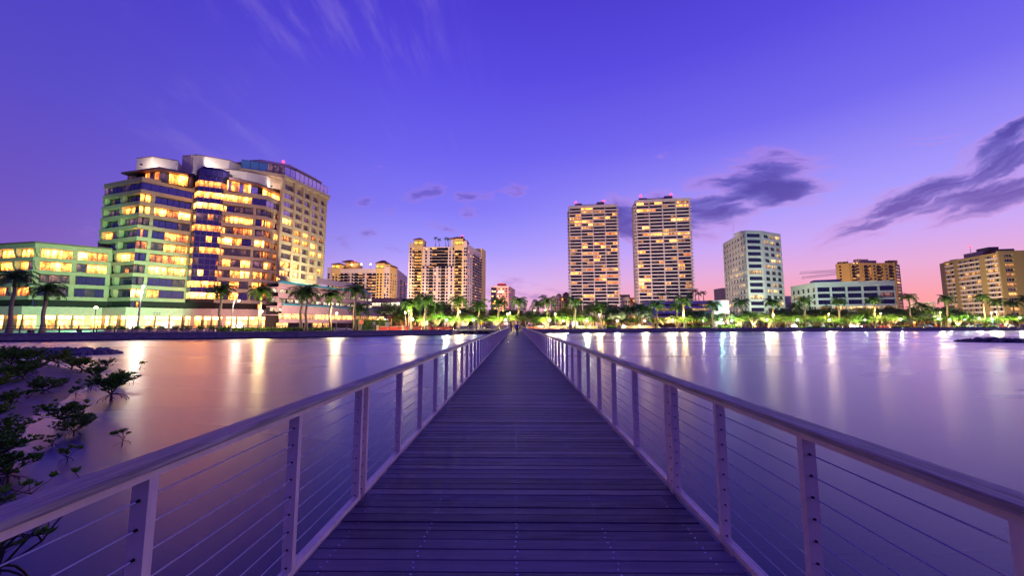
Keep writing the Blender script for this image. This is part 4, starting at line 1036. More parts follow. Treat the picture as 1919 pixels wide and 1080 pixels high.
# ---------------------------------------------------------------- slim building lit pink in the middle
def pink_building():
    D = 500.0; a = col_at(921, D); m1 = col_at(953, D); b = col_at(965, 560); r = thing('highrise', 'distant pink floodlit high-rise behind the palms left of the walkers'.replace(' left of the walkers', ' at the head of the boardwalk'), 'building', (a.x + 12, D + 10, LZ))
    F = frame(a, m1); F2 = frame(m1, b); zt = z_at(935, 538, D); M_p = mat('pink_lit_wall', rgb(214, 170, 160), .8)
    M_rr = mat('red_roof_structure', rgb(170, 30, 50), .6)
    block(r, F, 0, F.L, -20, 0, LZ, zt, M_p); block(r, F2, 0, F2.L, -20, -.02, LZ, zt, M_p); block(r, F, -.8, F.L * .3, -18, .5, LZ, zt - 1, mat('glass_corner', (.12, .1, .2, 1), .2, metal=.6))
    part(r, 'cornice', M_white_c, lambda mb: ribbon(mb, [a, m1, b], -.9, 2, zt + .003, zt + 1.2))
    part(r, 'roof_structure', M_rr, lambda mb: mb.fbox(F, F.L * .33, F.L * .85, -14, -3, zt + .01, zt + 5))
    part(r, 'roof_structure', M_p, lambda mb: mb.fbox(F2, F2.L * .1, F2.L * .95, -14, -3, zt + .01, zt + 2.6))
    for i in range(15):
        z_ = zt - 3.8 - 3.3 * i
        for j in range(6): window(r, F, F.L * (.36 + .105 * j) - 1.0, F.L * (.36 + .105 * j) + 1.0, .05, z_, z_ + 1.9, 1, pick([(L_or, 4), (L_pale, 2), (G_dark, 5)]), fw=.1)
        for j in range(2): window(r, F, F.L * (.06 + .12 * j) - 1.0, F.L * (.06 + .12 * j) + 1.2, .55, z_, z_ + 1.9, 1, pick([(L_pale, 3), (G_dark, 5)]), fw=.1)
        for j in range(7): window(r, F2, F2.L * (.08 + .13 * j) - 1.4, F2.L * (.08 + .13 * j) + 1.4, .05, z_, z_ + 1.7, 1, pick([(L_or, 3), (G_dark, 5)]), fw=.1, name='side_window')
    for c in (.42, .55, .68): part(r, 'facade_light', MATS['flood_lamp'], lambda mb: mb.ball(F(F.L * c, 1.0, zt - 6.5), .6, 6, 4))
pink_building()

# ---------------------------------------------------------------- twin balcony towers
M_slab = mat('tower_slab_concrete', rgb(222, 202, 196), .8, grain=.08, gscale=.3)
T_twin = [(G_dark, 95), (L_or, 22), (L_amber, 8), (L_dim, 14), (L_warm, 8)]
def twin(label, xa, xb, ya, yb, D, pitch, nfl, leftside, zb0, penthouse, beacons):
    a = P2(xa, ya, z_at(xa, ya, D)); zt = z_at(xa, ya, D); b = P2(xb, yb, zt)
    F = frame(a, b); L = F.L
    r = thing('apartment_tower', label, 'building', (a.x + L / 2, D + 14, LZ), group=None)
    wd = 24.0
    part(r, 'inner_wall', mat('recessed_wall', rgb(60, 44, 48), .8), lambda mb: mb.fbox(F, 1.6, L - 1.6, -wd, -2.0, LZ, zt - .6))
    part(r, 'parapet', M_slab, lambda mb: mb.fbox(F, -.3, L + .3, -wd, .1, zt - 1.6, zt + .6))
    nb = 4; M_rail = mat('balcony_panel', rgb(198, 168, 164), .7)
    for i in range(nfl):
        z_ = zt - 1.6 - pitch * (i + 1)
        part(r, 'balcony_slab', M_slab, lambda mb: mb.fbox(F, 0, L, -wd - .5, 0, z_, z_ + 0.80 * pitch / 2.95))
        if i % 1 == 0:
            part(r, 'side_balcony', M_slab, lambda mb: mb.fbox(F, L + .002, L + 1.6, -8.5, -.6, z_ + .05, z_ + .85)); part(r, 'side_balcony', M_slab, lambda mb: mb.fbox(F, -1.5, -.002, -10, -1.2, z_ + .05, z_ + .85))
        h_ = pitch - 0.80 * pitch / 2.95 - .08; zz = z_ + 0.80 * pitch / 2.95 + .02
        for j in range(nb):
            u0 = L * j / nb + .5; u1 = L * (j + 1) / nb - .1
            cut = BR.choice((.42, .5, .62)); um = u0 + (u1 - u0) * cut
            g_ = pick(T_twin); g2_ = g_ if BR.random() < .25 else pick(T_twin)
            window(r, F, u0, um - .15, -1.9, zz, zz + h_, 3, g_, fw=.16); window(r, F, um + .15, u1 - .2, -1.9, zz, zz + h_, 2, g2_, fw=.16)
    for j in range(nb + 1):
        u_ = min(max(L * j / nb, .3), L - .1); part(r, 'party_wall', M_slab, lambda mb: mb.fbox(F, u_ - .28, u_ + .28, -2.3, .06, LZ + 12, zt - 1.61))
    part(r, 'side_wall', M_slab, lambda mb: (mb.fbox(F, .2, 1.5, -wd + .5, -2.31, LZ, zt - .62)))
    part(r, 'side_wall', M_slab, lambda mb: (mb.fbox(F, L - 1.5, L - .2, -wd + .5, -2.31, LZ, zt - .62)))
    for (x0, x1, y0) in penthouse:
        u0 = (col_at(x0, D) - a).dot(F.d); u1 = (col_at(x1, D) - a).dot(F.d); part(r, 'roof_structure', M_slab if x1 - x0 > 18 else M_gar, lambda mb: mb.fbox(F, u0, u1, -14, -4, zt + .61, z_at(x0, y0, D)))
    for bx_, by_ in beacons:
        c = col_at(bx_, D + 5); zc = z_at(bx_, by_, D + 5); part(r, 'beacon', MATS['red_beacon'], lambda mb: mb.ball((c.x, c.y, zc), .8, 8, 5)); part(r, 'beacon_mast', M_brown_c, lambda mb: mb.tube([(c.x, c.y, zt), (c.x, c.y, zc - .7)], .15, 5))
    # lobby storeys
    part(r, 'lobby_wall', M_slab, lambda mb: mb.fbox(F, 3, L - 3, -wd + 2, -1.7, LZ, LZ + 12))
    for j in range(7): window(r, F, L * (j + .7) / 8 - 1.8, L * (j + .7) / 8 + 1.8, -1.6, LZ + .2, LZ + 5.5, 2, L_yell if j % 2 else L_or, name='lobby_window', fw=.15)
    return r
twin('balcony apartment tower nearer the boardwalk, with a violet lit window near its top', 1066.5, 1156, 387, 383.5, 333, 2.95, 30, 1, 0, [(1082, 1095, 379.5), (1095, 1124, 382), (1124, 1138, 378)], [(1083, 379.5), (1137.5, 376.5)])
twin('taller balcony apartment tower farther from the boardwalk', 1191.5, 1291.5, 376.5, 371.5, 308, 2.95, 29, 1, 0, [(1207, 1222, 369), (1222, 1254, 370.5), (1255, 1270, 367)], [(1209, 367), (1268, 364.5)])

# ---------------------------------------------------------------- generic modern office with deep window openings
M_offw = mat('white_office_wall', rgb(214, 210, 196), .7, grain=.05, gscale=.4)
G_navy = glass_mat('glass_navy', (0.05, 0.05, 0.12), .12)
def opening_face(r, F, u_list, z_list, zt, zb, vdeep, tab, panes, m_=None, win='window', frame_part='facade_grid', fm=None):
    'a wall built as piers and bands round real openings, with the windows set back'
    m_ = m_ or M_offw; us_ = []; 
    for a, b in u_list: us_ += [a, b]
    prev = 0
    for a, b in u_list:
        if a > prev + .02: part(r, 'pier', m_, lambda mb: mb.fbox(F, prev, a, -vdeep, 0, zb, zt))
        prev = b
    if F.L > prev + .02: part(r, 'pier', m_, lambda mb: mb.fbox(F, prev, F.L, -vdeep, 0, zb, zt))
    z_list = sorted(z_list); 
    for a, b in u_list:
        pz = zb
        for z0, z1 in z_list + [(zt - .002, zt)]:
            if z0 > pz + .01: part(r, 'spandrel', m_, lambda mb: mb.fbox(F, a + .001, b - .001, -vdeep, -.02, pz, z0))
            pz = z1
    for k, (z0, z1) in enumerate(z_list):
        last = None
        for a, b in u_list:
            g_ = last if (last and BR.random() < .35) else pick(tab); last = g_
            window(r, F, a + .01, b - .01, -vdeep + .12, z0 + .01, z1 - .01, panes, g_, name=win, fr=fm or M_frame, fw=.1)
def office_c():
    zt = z_at(1396, 432, 241); A0 = P2(1354.3, 457, zt); A1 = P2(1396, 431.8, zt); A2 = P2(1426, 432.3, zt); A3 = P2(1462.5, 438.8, zt)
    r = thing('office_building', 'white gridded office tower with angled faces between the towers and the low offices', 'building', ((A1.x + A2.x) / 2, A1.y + 15, LZ))
    F = frame(A0, A1)
    part(r, 'inner_wall', M_inner, lambda mb: mb.prism(poly(*offset([A0, A1, A2, A3], 1.2)) + [(A3.x + 2, A3.y + 26), (A0.x + 12, A0.y + 14)], LZ, zt - .3))
    part(r, 'roof_slab', M_offw, lambda mb: mb.prism(poly(*offset([A0, A1, A2, A3], 1.2)) + [(A3.x + 2, A3.y + 26), (A0.x + 12, A0.y + 14)], zt - .29, zt))
    pit = (zt - LZ - 7.0) / 14.0 * 1.02; zl = [(zt - 2.0 - pit * i - 2.5, zt - 2.0 - pit * i) for i in range(14)]; zl = [q for q in zl if q[0] > LZ + .5]
    n_ = 8; ul = [(F.L * (i + .2) / n_, F.L * (i + .86) / n_) for i in range(n_)]
    opening_face(r, F, ul, zl, zt, LZ, 1.0, [(L_dim, 3), (G_dark, 8), (L_soft, 2.0)], 1)
    F = frame(A1, A2); opening_face(r, F, [(F.L * .08, F.L * .94)], zl, zt, LZ, 1.0, [(G_navy, 8), (L_soft, 2)], 5)
    F = frame(A2, A3); ul = [(F.L * .12, F.L * .37), (F.L * .43, F.L * .67), (F.L * .72, F.L * .95)]
    opening_face(r, F, ul, zl, zt, LZ, 1.0, [(G_navy, 7), (L_soft, 2), (L_dim, 2), (L_soft, 1)], 3)
    c = A1 + Vector((6, 8)); part(r, 'roof_structure', M_offw, lambda mb: mb.box(c.x - 4, c.x + 8, c.y, c.y + 8, zt + .005, zt + 1.6))
    part(r, 'antenna', M_galv, lambda mb: mb.tube([(A1.x - 4, A1.y + 6, zt), (A1.x - 4, A1.y + 6, zt + 6)], .08, 4))
    # adjoining lower block and blank slab behind
office_c()
def office_d():
    zt = z_at(1527, 529.5, 227); A0 = P2(1481.5, 537.5, zt); A1 = P2(1527.5, 529.5, zt); A2 = P2(1676.5, 525.5, zt)
    r = thing('office_building', 'low wide white office with large dark windows in front of the brown flats', 'building', ((A1.x + A2.x) / 2, A1.y + 15, LZ))
    bk = A2 + Vector((10, 24))
    part(r, 'inner_wall', M_inner, lambda mb: mb.prism(poly(*offset([A0, A1, A2], 1.2)) + [(bk.x, bk.y), (A0.x + 16, A0.y + 20)], LZ, zt - .3))
    part(r, 'roof_slab', M_offw, lambda mb: mb.prism(poly(*offset([A0, A1, A2], 1.2)) + [(bk.x, bk.y), (A0.x + 16, A0.y + 20)], zt - .29, zt))
    pit = 3.85; zl = [(zt - 3.1 - pit * i - 2.7, zt - 3.1 - pit * i) for i in range(6)]
    F = frame(A0, A1); ul = [(F.L * (i + .2) / 5, F.L * (i + .82) / 5) for i in range(5)]
    opening_face(r, F, ul, zl, zt, LZ, 1.0, [(G_dark, 4), (L_dim, 4), (L_soft, 1)], 2)
    F = frame(A1, A2); ul = [(F.L * (i + .06) / 5, F.L * (i + .95) / 5) for i in range(5)]
    opening_face(r, F, ul, zl, zt, LZ, 1.0, [(G_navy, 8), (L_dim, 1), (L_soft, .8)], 4)
    for q in range(5):
        if q < 6: window(r, F, ul[q][0] + .1, ul[q][1] - .1, -.8, zl[3][0] + .05, zl[3][1] - .05, 4, L_soft if q in (2, 3, 4) else L_soft, name='lit_window')
    a = P2(1553, 522, zt + 3); b = P2(1608, 519.5, zt + 3); F = frame(a + Vector((0, 12)), b + Vector((0, 12)))
    part(r, 'plant_room', mat('violet_gray_panel', rgb(140, 126, 160), .6), lambda mb: mb.fbox(F, 0, F.L, -10, 0, zt + .005, zt + 3.2))
office_d()
def u_for(F, px, v_):
    'u of the place in the plane v of the wall frame that is seen in column px'
    d = ray(px, 540.0); t = d.x / d.y; a = F(0, v_, 0); b = F(1, v_, 0)
    return (t * a[1] - a[0]) / ((b[0] - a[0]) - t * (b[1] - a[1]))
def flats_e():
    D = 338.0; zt = z_at(1640, 493, D); A0 = col_at(1575, D + 6); A1 = col_at(1601, D); A2 = col_at(1686, D); A3 = col_at(1697, D + 12)
    M_b = mat('brown_render', rgb(166, 128, 84), .8, grain=.06); r = thing('apartment_building', 'brown block of flats rising behind the low white office', 'building', (A1.x + 20, D + 15, LZ))
    part(r, 'wall', M_b, lambda mb: mb.prism(poly(A0, A1, A2, A3) + [(A3.x * 1.06, A3.y * 1.06), (A0.x * 1.07, A0.y * 1.07)], LZ, zt))
    F = frame(A1, A2)
    for i in range(16):
        z_ = zt - 3.6 - 2.93 * i
        for j in range(10):
            window(r, F, F.L * (.09 + .092 * j) - (1.3 if j % 2 else .9), F.L * (.09 + .092 * j) + (1.3 if j % 2 else .9), .06, z_, z_ + 1.6, 2, pick([(G_dark, 8), (L_or, 2.5), (L_dim, 2), (L_soft, 1)]), fw=.12)
            if j % 3 == 0 and i < 15: balcony(r, F, F.L * (.09 + .092 * j), z_ - .9, 3.4, .06, 1.0)
        F2 = frame(A2, A3); window(r, F2, F2.L * .3, F2.L * .8, .06, z_, z_ + 1.6, 2, pick([(G_dark, 5), (L_or, 6)]), fw=.12, name='side_window')
        F3 = frame(A0, A1); window(r, F3, F3.L * .25, F3.L * .4, .06, z_, z_ + 1.6, 1, G_dark, fw=.12, name='side_window')
    for j in range(5): part(r, 'pilaster', M_b, lambda mb: mb.fbox(F, F.L * j / 4.05, F.L * j / 4.05 + .8, .005, .9, LZ, zt - .01))
    for x0, x1, y0, d_ in ((1580, 1594, 490.5, 4), (1611, 1632, 486, 8), (1632, 1647, 488.5, 8), (1671, 1687, 488, 5)):
        u0, u1 = u_for(F, x0, -d_ if d_ > 4 else -d_), u_for(F, x1, -d_); part(r, 'roof_structure', M_b if d_ != 8 else M_gar, lambda mb: mb.fbox(F, u0, u1, -d_ - 4, -d_, zt + .004, z_at(x0, y0, D + d_)))
    for x_ in (1622, 1628): c = F((col_at(x_, D) - A1).dot(F.d), -6, z_at(x_, 492, D)); part(r, 'roof_light', MATS['flood_lamp'], lambda mb: mb.ball(c, .6, 8, 5))
    for x_ in (1618, 1638, 1642): c = F((col_at(x_, D) - A1).dot(F.d), -10, zt + 3); part(r, 'antenna', M_galv, lambda mb: mb.tube([c, (c[0], c[1], c[2] + 3.2)], .08, 4))
flats_e()
def tower_f():
    zt = z_at(1869, 473, 225); Am = P2(1760.5, 494, zt); A0 = P2(1769.5, 491, zt); A1 = P2(1869.5, 473, zt); A2 = P2(1990, 470, zt)
    M_y = mat('ochre_render', rgb(160, 134, 86), .8, grain=.06); r = thing('apartment_building', 'ochre slab of flats with wide plain piers at the edge of the view', 'building', (A1.x, A1.y + 15, LZ))
    part(r, 'inner_wall', M_inner, lambda mb: mb.prism(poly(*offset([A0, A1, A2], 1.0)) + [(A2.x * 1.07, A2.y * 1.07), (A0.x * 1.08, A0.y * 1.06)], LZ, zt - .3))
    part(r, 'roof_slab', M_y, lambda mb: mb.prism(poly(*offset([A0, A1, A2], 1.0)) + [(A2.x * 1.07, A2.y * 1.07), (A0.x * 1.08, A0.y * 1.06)], zt - .29, zt - .02))
    part(r, 'end_wall', M_y, lambda mb: mb.prism(poly(Am, A0, A0 * 1.055, Am * 1.055), LZ, zt - .4))
    F = frame(A0, A1); fu = lambda px, py: (P2(px, py, zt) - F.A).dot(F.d)
    c_ = [1769.5, 1779, 1788, 1797, 1806, 1816, 1826, 1835, 1838, 1848, 1859, 1869.5]; f_ = lambda x: F.L * (x - 1769.5) / 100.0 * (1 - .0) 
    ul = [(f_(1770.5), f_(1778.5)), (f_(1779.5), f_(1787.5)), (f_(1796.5), f_(1805.5)), (f_(1806.5), f_(1816)), (f_(1817), f_(1826.5)), (f_(1827.5), f_(1836.5)), (f_(1848), f_(1858.3)), (f_(1859.3), f_(1869))]
    zl = [(zt - 1.2 - 2.92 * i - 1.75, zt - 1.2 - 2.92 * i) for i in range(14)]
    opening_face(r, F, ul, zl, zt, LZ, .9, [(G_dark, 6), (L_dim, 3), (L_or, 2.6), (L_soft, .5)], 2, m_=M_y, fm=M_frame_l)
    for (z0, z1) in zl:
        for a, b in ul: part(r, 'balcony_panel', M_slab, lambda mb: mb.fbox(F, a + .1, b - .1, .0, .5, z0 - 1.0, z0 - .1))
    F = frame(A1, A2); g = lambda px: (P2(px, 472, zt) - F.A).dot(F.d)
    ul = [(g(1885), g(1899)), (g(1950), g(1964))]
    opening_face(r, F, ul, zl, zt + .8, LZ, .9, [(G_dark, 6), (L_dim, 3), (L_or, 4.6)], 3, m_=M_y, fm=M_frame_l)
    Fr = frame(A0, A1); U = lambda px: Fr.L * (px - 1769.5) / 100.0; c = Vector(Fr(U(1835), -9, 0)[:2])
    part(r, 'roof_structure', M_gar, lambda mb: mb.fbox(Fr, u_for(Fr, 1813, -5), u_for(Fr, 1850, -5), -11, -5, zt - .01, zt + 3.6)); part(r, 'roof_structure', M_brown_c, lambda mb: mb.fbox(Fr, u_for(Fr, 1838, -6), u_for(Fr, 1862, -6), -11, -6, zt + 3.61, zt + 5.4)); part(r, 'roof_structure', M_brown_c, lambda mb: mb.fbox(Fr, u_for(Fr, 1853, -7), u_for(Fr, 1883, -7), -14, -7, zt - .01, zt + 3.0)); part(r, 'roof_structure', M_gar, lambda mb: mb.fbox(Fr, u_for(Fr, 1785, -4), u_for(Fr, 1797, -4), -8, -4, zt - .01, zt + 1.2))
    zc = z_at(1835, 463, c.y); q = col_at(1835, c.y); part(r, 'beacon', MATS['red_beacon'], lambda mb: mb.ball((q.x, q.y, max(zc, zt + 5.0)), .55, 8, 5)); part(r, 'beacon_mast', M_brown_c, lambda mb: mb.tube([(q.x, q.y, zt), (q.x, q.y, max(zc, zt + 5) - .4)], .12, 5))
tower_f()
def terraces_g():
    D = 205.0; M_v = mat('lavender_terrace', rgb(176, 166, 206), .7, grain=.05); a = col_at(1226, D); b = col_at(1332, D); F = frame(a, b); L = F.L
    r = thing('terraced_building', 'low lavender terraced building with sloping end below the taller tower', 'building', (a.x + L / 2, D + 10, LZ))
    zz = lambda py: z_at(1270, py, D)
    part(r, 'inner_wall', M_inner, lambda mb: mb.fbox(F, 2, L, -20, -2.5, LZ, zz(565)))
    for py0, py1, off in ((564, 570, 0), (574, 578, 1), (583, 588.5, 2), (593, 596, 3)): part(r, 'terrace_band', M_v if off < 3 else M_slab, lambda mb: mb.fbox(F, -off * 1.2, L, -8, off * .9, zz(py1), zz(py0)))
    for py0, py1, off, tab in ((570, 574, 0, [(G_dark, 5), (L_dim, 2), (L_soft, 1)]), (578, 583, 1, [(L_soft, 4), (L_dim, 3), (L_teal if False else G_teal, 2)]), (588.5, 593, 2, [(G_dark, 5)]), (596, 606, 2, [(L_shop, 5), (L_soft, 4)])):
        for j in range(10): window(r, F, L * j / 10 + .15, L * (j + 1) / 10 - .15, off * .9 - 2, zz(py1) + .02, zz(py0) - .02, 3, pick(tab), fr=M_frame_l)
    part(r, 'sloping_wall', M_v, lambda mb: mb.profile(F, -1.6, -.9, [(-12, zz(564)), (.6, zz(564)), (8.5, zz(592)), (8.5, zz(593)), (-12, zz(593))]))
    part(r, 'end_wall', M_slab, lambda mb: mb.fbox(F, -6, -1.65, -18, 2, LZ, zz(568)))
    # blank beige wall with a teal panel next door
    r2 = thing('storage_block', 'blank beige building with a green lit panel beside the gridded office', 'building', (col_at(1350, 222).x, 228, LZ))
    a = col_at(1337, 222); b = col_at(1368, 222); F = frame(a, b); part(r2, 'wall', M_slab, lambda mb: mb.fbox(F, 0, F.L, -14, 0, LZ, z_at(1350, 563, 222)))
    part(r2, 'panel', mat('pale_green_panel', rgb(150, 205, 180), .6), lambda mb: mb.fbox(F, F.L * .3, F.L * .58, .003, .35, LZ, z_at(1350, 568, 222)))
    part(r2, 'canopy', M_slab, lambda mb: mb.fbox(F, -4, F.L, .36, 3, LZ + 3.2, LZ + 3.7))
terraces_g()
def small_blocks():
    def simple(px0, px1, py, D, m_, label, roofs=(), nw=3, nf=4, tab=T_con, depth=14):
        a, b = col_at(px0, D), col_at(px1, D); F = frame(a, b); zt = z_at((px0 + px1) / 2, py, D)
        r = thing('building', label, 'building', (a.x + F.L / 2, D + 6, LZ)); part(r, 'wall', m_, lambda mb: mb.fbox(F, 0, F.L, -depth, 0, LZ, zt))
        for i in range(nf):
            for j in range(nw): window(r, F, F.L * (j + .25) / nw, F.L * (j + .75) / nw, .06, zt - 4.2 - 3.2 * i, zt - 2.2 - 3.2 * i, 2, pick(tab), fw=.15)
        for x0, x1, y0, h in roofs:
            u0, u1 = (col_at(x0, D) - a).dot(F.d), (col_at(x1, D) - a).dot(F.d); z0 = z_at(x0, y0, D)
            if z0 > zt + .1: part(r, 'wall', m_, lambda mb: mb.fbox(F, u0, u1, -10, -.5, zt + .005, z0))
            part(r, 'roof', M_tile if h > 0 else M_gar, lambda mb: mb.prism([F(u0 - .4, .2, 0)[:2], F(u1 + .4, .2, 0)[:2], F(u1 + .4, -10.5, 0)[:2], F(u0 - .4, -10.5, 0)[:2]], z0 + .01, z0 + abs(h), top=[F((u0 + u1) / 2 - .5, -4, 0)[:2], F((u0 + u1) / 2 + .5, -4, 0)[:2], F((u0 + u1) / 2 + .5, -6, 0)[:2], F((u0 + u1) / 2 - .5, -6, 0)[:2]]))
        return r
    simple(1035, 1052, 557, 420, M_pinkw, 'small cream block with blue pyramid roofs nearest the boardwalk end', ((1035, 1042, 557, 1.6), (1044, 1053, 553.5, 2)), 4, 7, [(G_dark, 3), (L_or, 2)])
    simple(1052.5, 1068, 556, 400, M_yelw, 'small tan block half hidden by the nearer apartment tower', ((1057, 1068, 551, 2.2),), 4, 6)
    simple(1162, 1182, 552.5, 360, M_yelw, 'plain cream block in the gap between the twin towers', (), 1, 1, [(G_dark, 1)])
    simple(1168, 1182, 560, 350, M_pinkw, 'pink tiled-roof house in the gap between the twin towers', ((1168, 1181, 557, 1.6),), 3, 3)
    simple(1182.5, 1191, 558, 352, mat('orange_render', rgb(200, 120, 80), .8), 'narrow orange block beside the taller tower', (), 2, 4, [(L_or, 1), (G_dark, 2)])
    simple(1357, 1368, 540, 330, M_gar, 'dark slim slab behind the gridded office', (), 1, 0)
    simple(1477, 1486, 555, 300, M_white_c, 'white sliver of a building between the two white offices', (), 1, 0)
    simple(1745, 1757, 566, 300, M_white_c, 'small white lit building between the low office and the ochre flats', (), 2, 2, [(L_soft, 1)])
    simple(1150, 1212, 584, 190, mat('pavilion_wall', rgb(220, 180, 140), .8), 'low lit entrance pavilion between the twin towers', (), 9, 2, [(L_or, 3), (L_yell, 2), (L_brown, 2)])
    simple(1690, 1810, 600, 190, mat('restaurant_wall', rgb(160, 90, 60), .8), 'long low restaurant lit orange behind the parked cars', (), 14, 1, [(L_or, 3), (L_amber, 2)], depth=8)
    simple(1402, 1470, 601, 185, M_white_c, 'low white annex lit through trees beneath the gridded office', (), 8, 1, [(L_shop, 3), (G_dark, 1)], depth=8)
small_blocks()
def crane(px0, py0, px1, py1, mastpx, D, label):
    a = col_at(px0, D); za = z_at(px0, py0, D); b = col_at(px1, D); zb = z_at(px1, py1, D); M_c = mat('crane_lattice', rgb(225, 200, 205), .5)
    m_ = col_at(mastpx, D); r = thing('tower_crane', label, 'crane', (m_.x, m_.y, LZ))
    A_ = Vector((a.x, a.y, za)); B_ = Vector((b.x, b.y, zb)); n_ = 14; h = Vector((0, 0, 2.2)); sdv = Vector((0, 1.4, 0))
    mb = MB()
    for off in (Vector((0, 0, 0)), sdv, h + sdv * .5): mb.tube([A_ + off, B_ + off], .16, 4)
    for i in range(n_):
        p, q = A_.lerp(B_, i / n_), A_.lerp(B_, (i + 1) / n_); mid_ = (p + q) / 2 + h + sdv * .5
        mb.tube([p, mid_], .09, 3); mb.tube([mid_, q], .09, 3); mb.tube([p + sdv, mid_], .09, 3)
    mb.build('jib', M_c, r)
    mb = MB(); zt = max(za, zb) + 3
    for i in range(4):
        sx_, sy_ = (-.8, .8)[i % 2], (-.8, .8)[i // 2]; mb.tube([(m_.x + sx_, m_.y + sy_, LZ), (m_.x + sx_, m_.y + sy_, zt)], .15, 4)
    z_ = LZ
    while z_ < zt - 2: mb.tube([(m_.x - .8, m_.y - .8, z_), (m_.x + .8, m_.y - .8, z_ + 2)], .08, 3); z_ += 2
    mb.build('mast', M_c, r); mb = MB(); mb.box(m_.x - 1, m_.x + 1, m_.y - 2.4, m_.y - .9, za - 2.5, za - .2); mb.build('cab', M_c, r)
crane(1507, 513.5, 1590, 508.5, 1585, 420, 'pale lattice crane jib just above the low white office')
crane(1510, 522.5, 1580, 514.5, 1578, 440, 'second fainter lattice crane jib under the first')
# ================================================================== PLANTS, LAMPS, PEOPLE, CARS
M_frond = foliage_mat('palm_frond', (0.018, 0.05, 0.012), (0.055, 0.11, 0.022))
M_trunk = mat('palm_trunk', rgb(140, 122, 106), .8, grain=.2, gscale=2.0, stretch=(1, 1, 4))
M_shaft = mat('palm_crownshaft', rgb(84, 116, 48), .5)
M_bark = mat('tree_bark', rgb(110, 88, 66), .85, grain=.3)
def frond_mesh(seed, L=3.2):
    rr = random.Random(seed); mb = MB(); n = 13; pts = []; p = Vector((0, 0, 0)); a = 1.0
    for i in range(n + 1):
        pts.append(p.copy()); p = p + Vector((math.cos(a), 0, math.sin(a))) * L / n; a -= 0.17 * (1 + rr.uniform(-.1, .1))
    for i in range(n): 
        w_ = .05 * (1 - i / n) + .012; q, r_ = pts[i], pts[i + 1]
        mb.face([q + Vector((0, w_, 0)), r_ + Vector((0, w_, 0)), r_ - Vector((0, w_, 0)), q - Vector((0, w_, 0))])
    for i in range(1, n + 1):
        t = i / n
        for sub in (0, .5):
            base = pts[i - 1].lerp(pts[i], sub); d = (pts[i] - pts[i - 1]).normalized()
            ll = (0.95 * math.sin(math.pi * min(1, t * .85 + .12)) + .2) * rr.uniform(.8, 1.1) * L / 3.2
            for sgn in (-1, 1):
                o_ = (Vector((0, sgn, 0)) * .75 + d * .55 + Vector((0, 0, rr.uniform(-.75, .1)))).normalized()
                tip = base + o_ * ll + Vector((0, 0, -ll * .28)); mid_ = base + o_ * ll * .5; wv = d * .055
                mb.face([base - wv, base + wv, mid_ + wv * .9, mid_ - wv * .9]); mb.face([mid_ - wv * .9, mid_ + wv * .9, tip])
    return mb.mesh('frond', M_frond)
FR = [frond_mesh(s_) for s_ in range(4)]
TRK = {}
def palm(px, py, D, label, group='palms along the waterfront', h=None, n=15, scale=1.0, base_z=LZ, tr=True):
    p_ = col_at(px, D); zc = h + base_z if h else z_at(px, py, D); H = zc - base_z
    rr = random.Random(int(px * 7 + py)); r = thing('palm_tree', label, 'palm', (p_.x, p_.y, base_z), rz=0, group=group)
    lean = Vector((rr.uniform(-.3, .3), rr.uniform(-.3, .3)))
    k = round(H * 2) / 2
    if k not in TRK:
        mb = MB(); n_ = 9; pts = [(0.12 * math.sin(i * .9), 0, k * i / n_) for i in range(n_ + 1)]; pts[-1] = (0, 0, k); rad = [.36 * (1.15 - .15 * i) if i < 3 else .30 - .012 * i for i in range(n_ + 1)]
        mb.tube(pts, rad, 8); m1 = mb.mesh('trunk', M_trunk, True)
        mb = MB(); mb.tube([(0, 0, 0), (0, 0, .5), (0, 0, 1.7)], [.2, .24, .1], 8); m2 = mb.mesh('crownshaft', M_shaft, True); TRK[k] = (m1, m2)
    o = link('trunk', TRK[k][0], r, (p_.x, p_.y, base_z)); o.scale = (scale, scale, (H - 1.2 * scale) / k)
    o = link('crownshaft', TRK[k][1], r, (p_.x, p_.y, zc - 1.25 * scale)); o.scale = (scale,) * 3
    for i in range(n):
        az = i * 2.39996 + rr.uniform(-.2, .2); tilt = -0.72 + 1.35 * (i / (n - 1)) ** 1.1 + rr.uniform(-.08, .08)
        o = link('frond', rr.choice(FR), r, (p_.x, p_.y, zc + .15 * scale)); s_ = scale * rr.uniform(.85, 1.12)
        o.scale = (s_,) * 3; o.rotation_euler = (0, -tilt + .0, az)
    return r
def shore_d(px, extra):
    'forward distance of the shoreline in column px, plus extra metres inland'
    d = ray(px, 608.0); 
    for a, b in zip(shore[:-1], shore[1:]):
        e = b - a; den = d.x * e.y - d.y * e.x
        if abs(den) < 1e-9: continue
        t = (a.x * e.y - a.y * e.x) / den; s_ = (a.x * d.y - a.y * d.x) / den
        if t > 0 and -.001 <= s_ <= 1.001: return t * d.y + extra
    return 100 + extra
ORD = ['first', 'second', 'third', 'fourth', 'fifth', 'sixth', 'seventh', 'eighth', 'ninth', 'tenth', 'eleventh', 'twelfth', 'thirteenth', 'fourteenth']
MARKS = [(-1e9, 'before the green lit wing'), (270, 'before the big office block'), (515, 'before the parking garage'), (700, 'before the dark garden trees'), (765, 'before the tall pale condominium'), (912, 'before the distant pink high-rise'),
         (968, 'just beyond the end of the boardwalk'), (1064, 'before the nearer apartment tower'), (1165, 'between the twin towers'), (1192, 'before the taller apartment tower'), (1302, 'before the blank beige building'), (1365, 'before the gridded office tower'),
         (1476, 'before the low white office'), (1690, 'under the open pink sky'), (1768, 'before the ochre flats')]
CNT = {}
def lab(kind, px):
    m_ = [t for x_, t in MARKS if px >= x_][-1]; k = CNT.get((kind, m_), 0); CNT[(kind, m_)] = k + 1
    return '%s, %s from the west end %s' % (kind, ORD[min(k, 13)], m_) if False else '%s %s, %s in line' % (kind, m_, ORD[min(k, 13)])
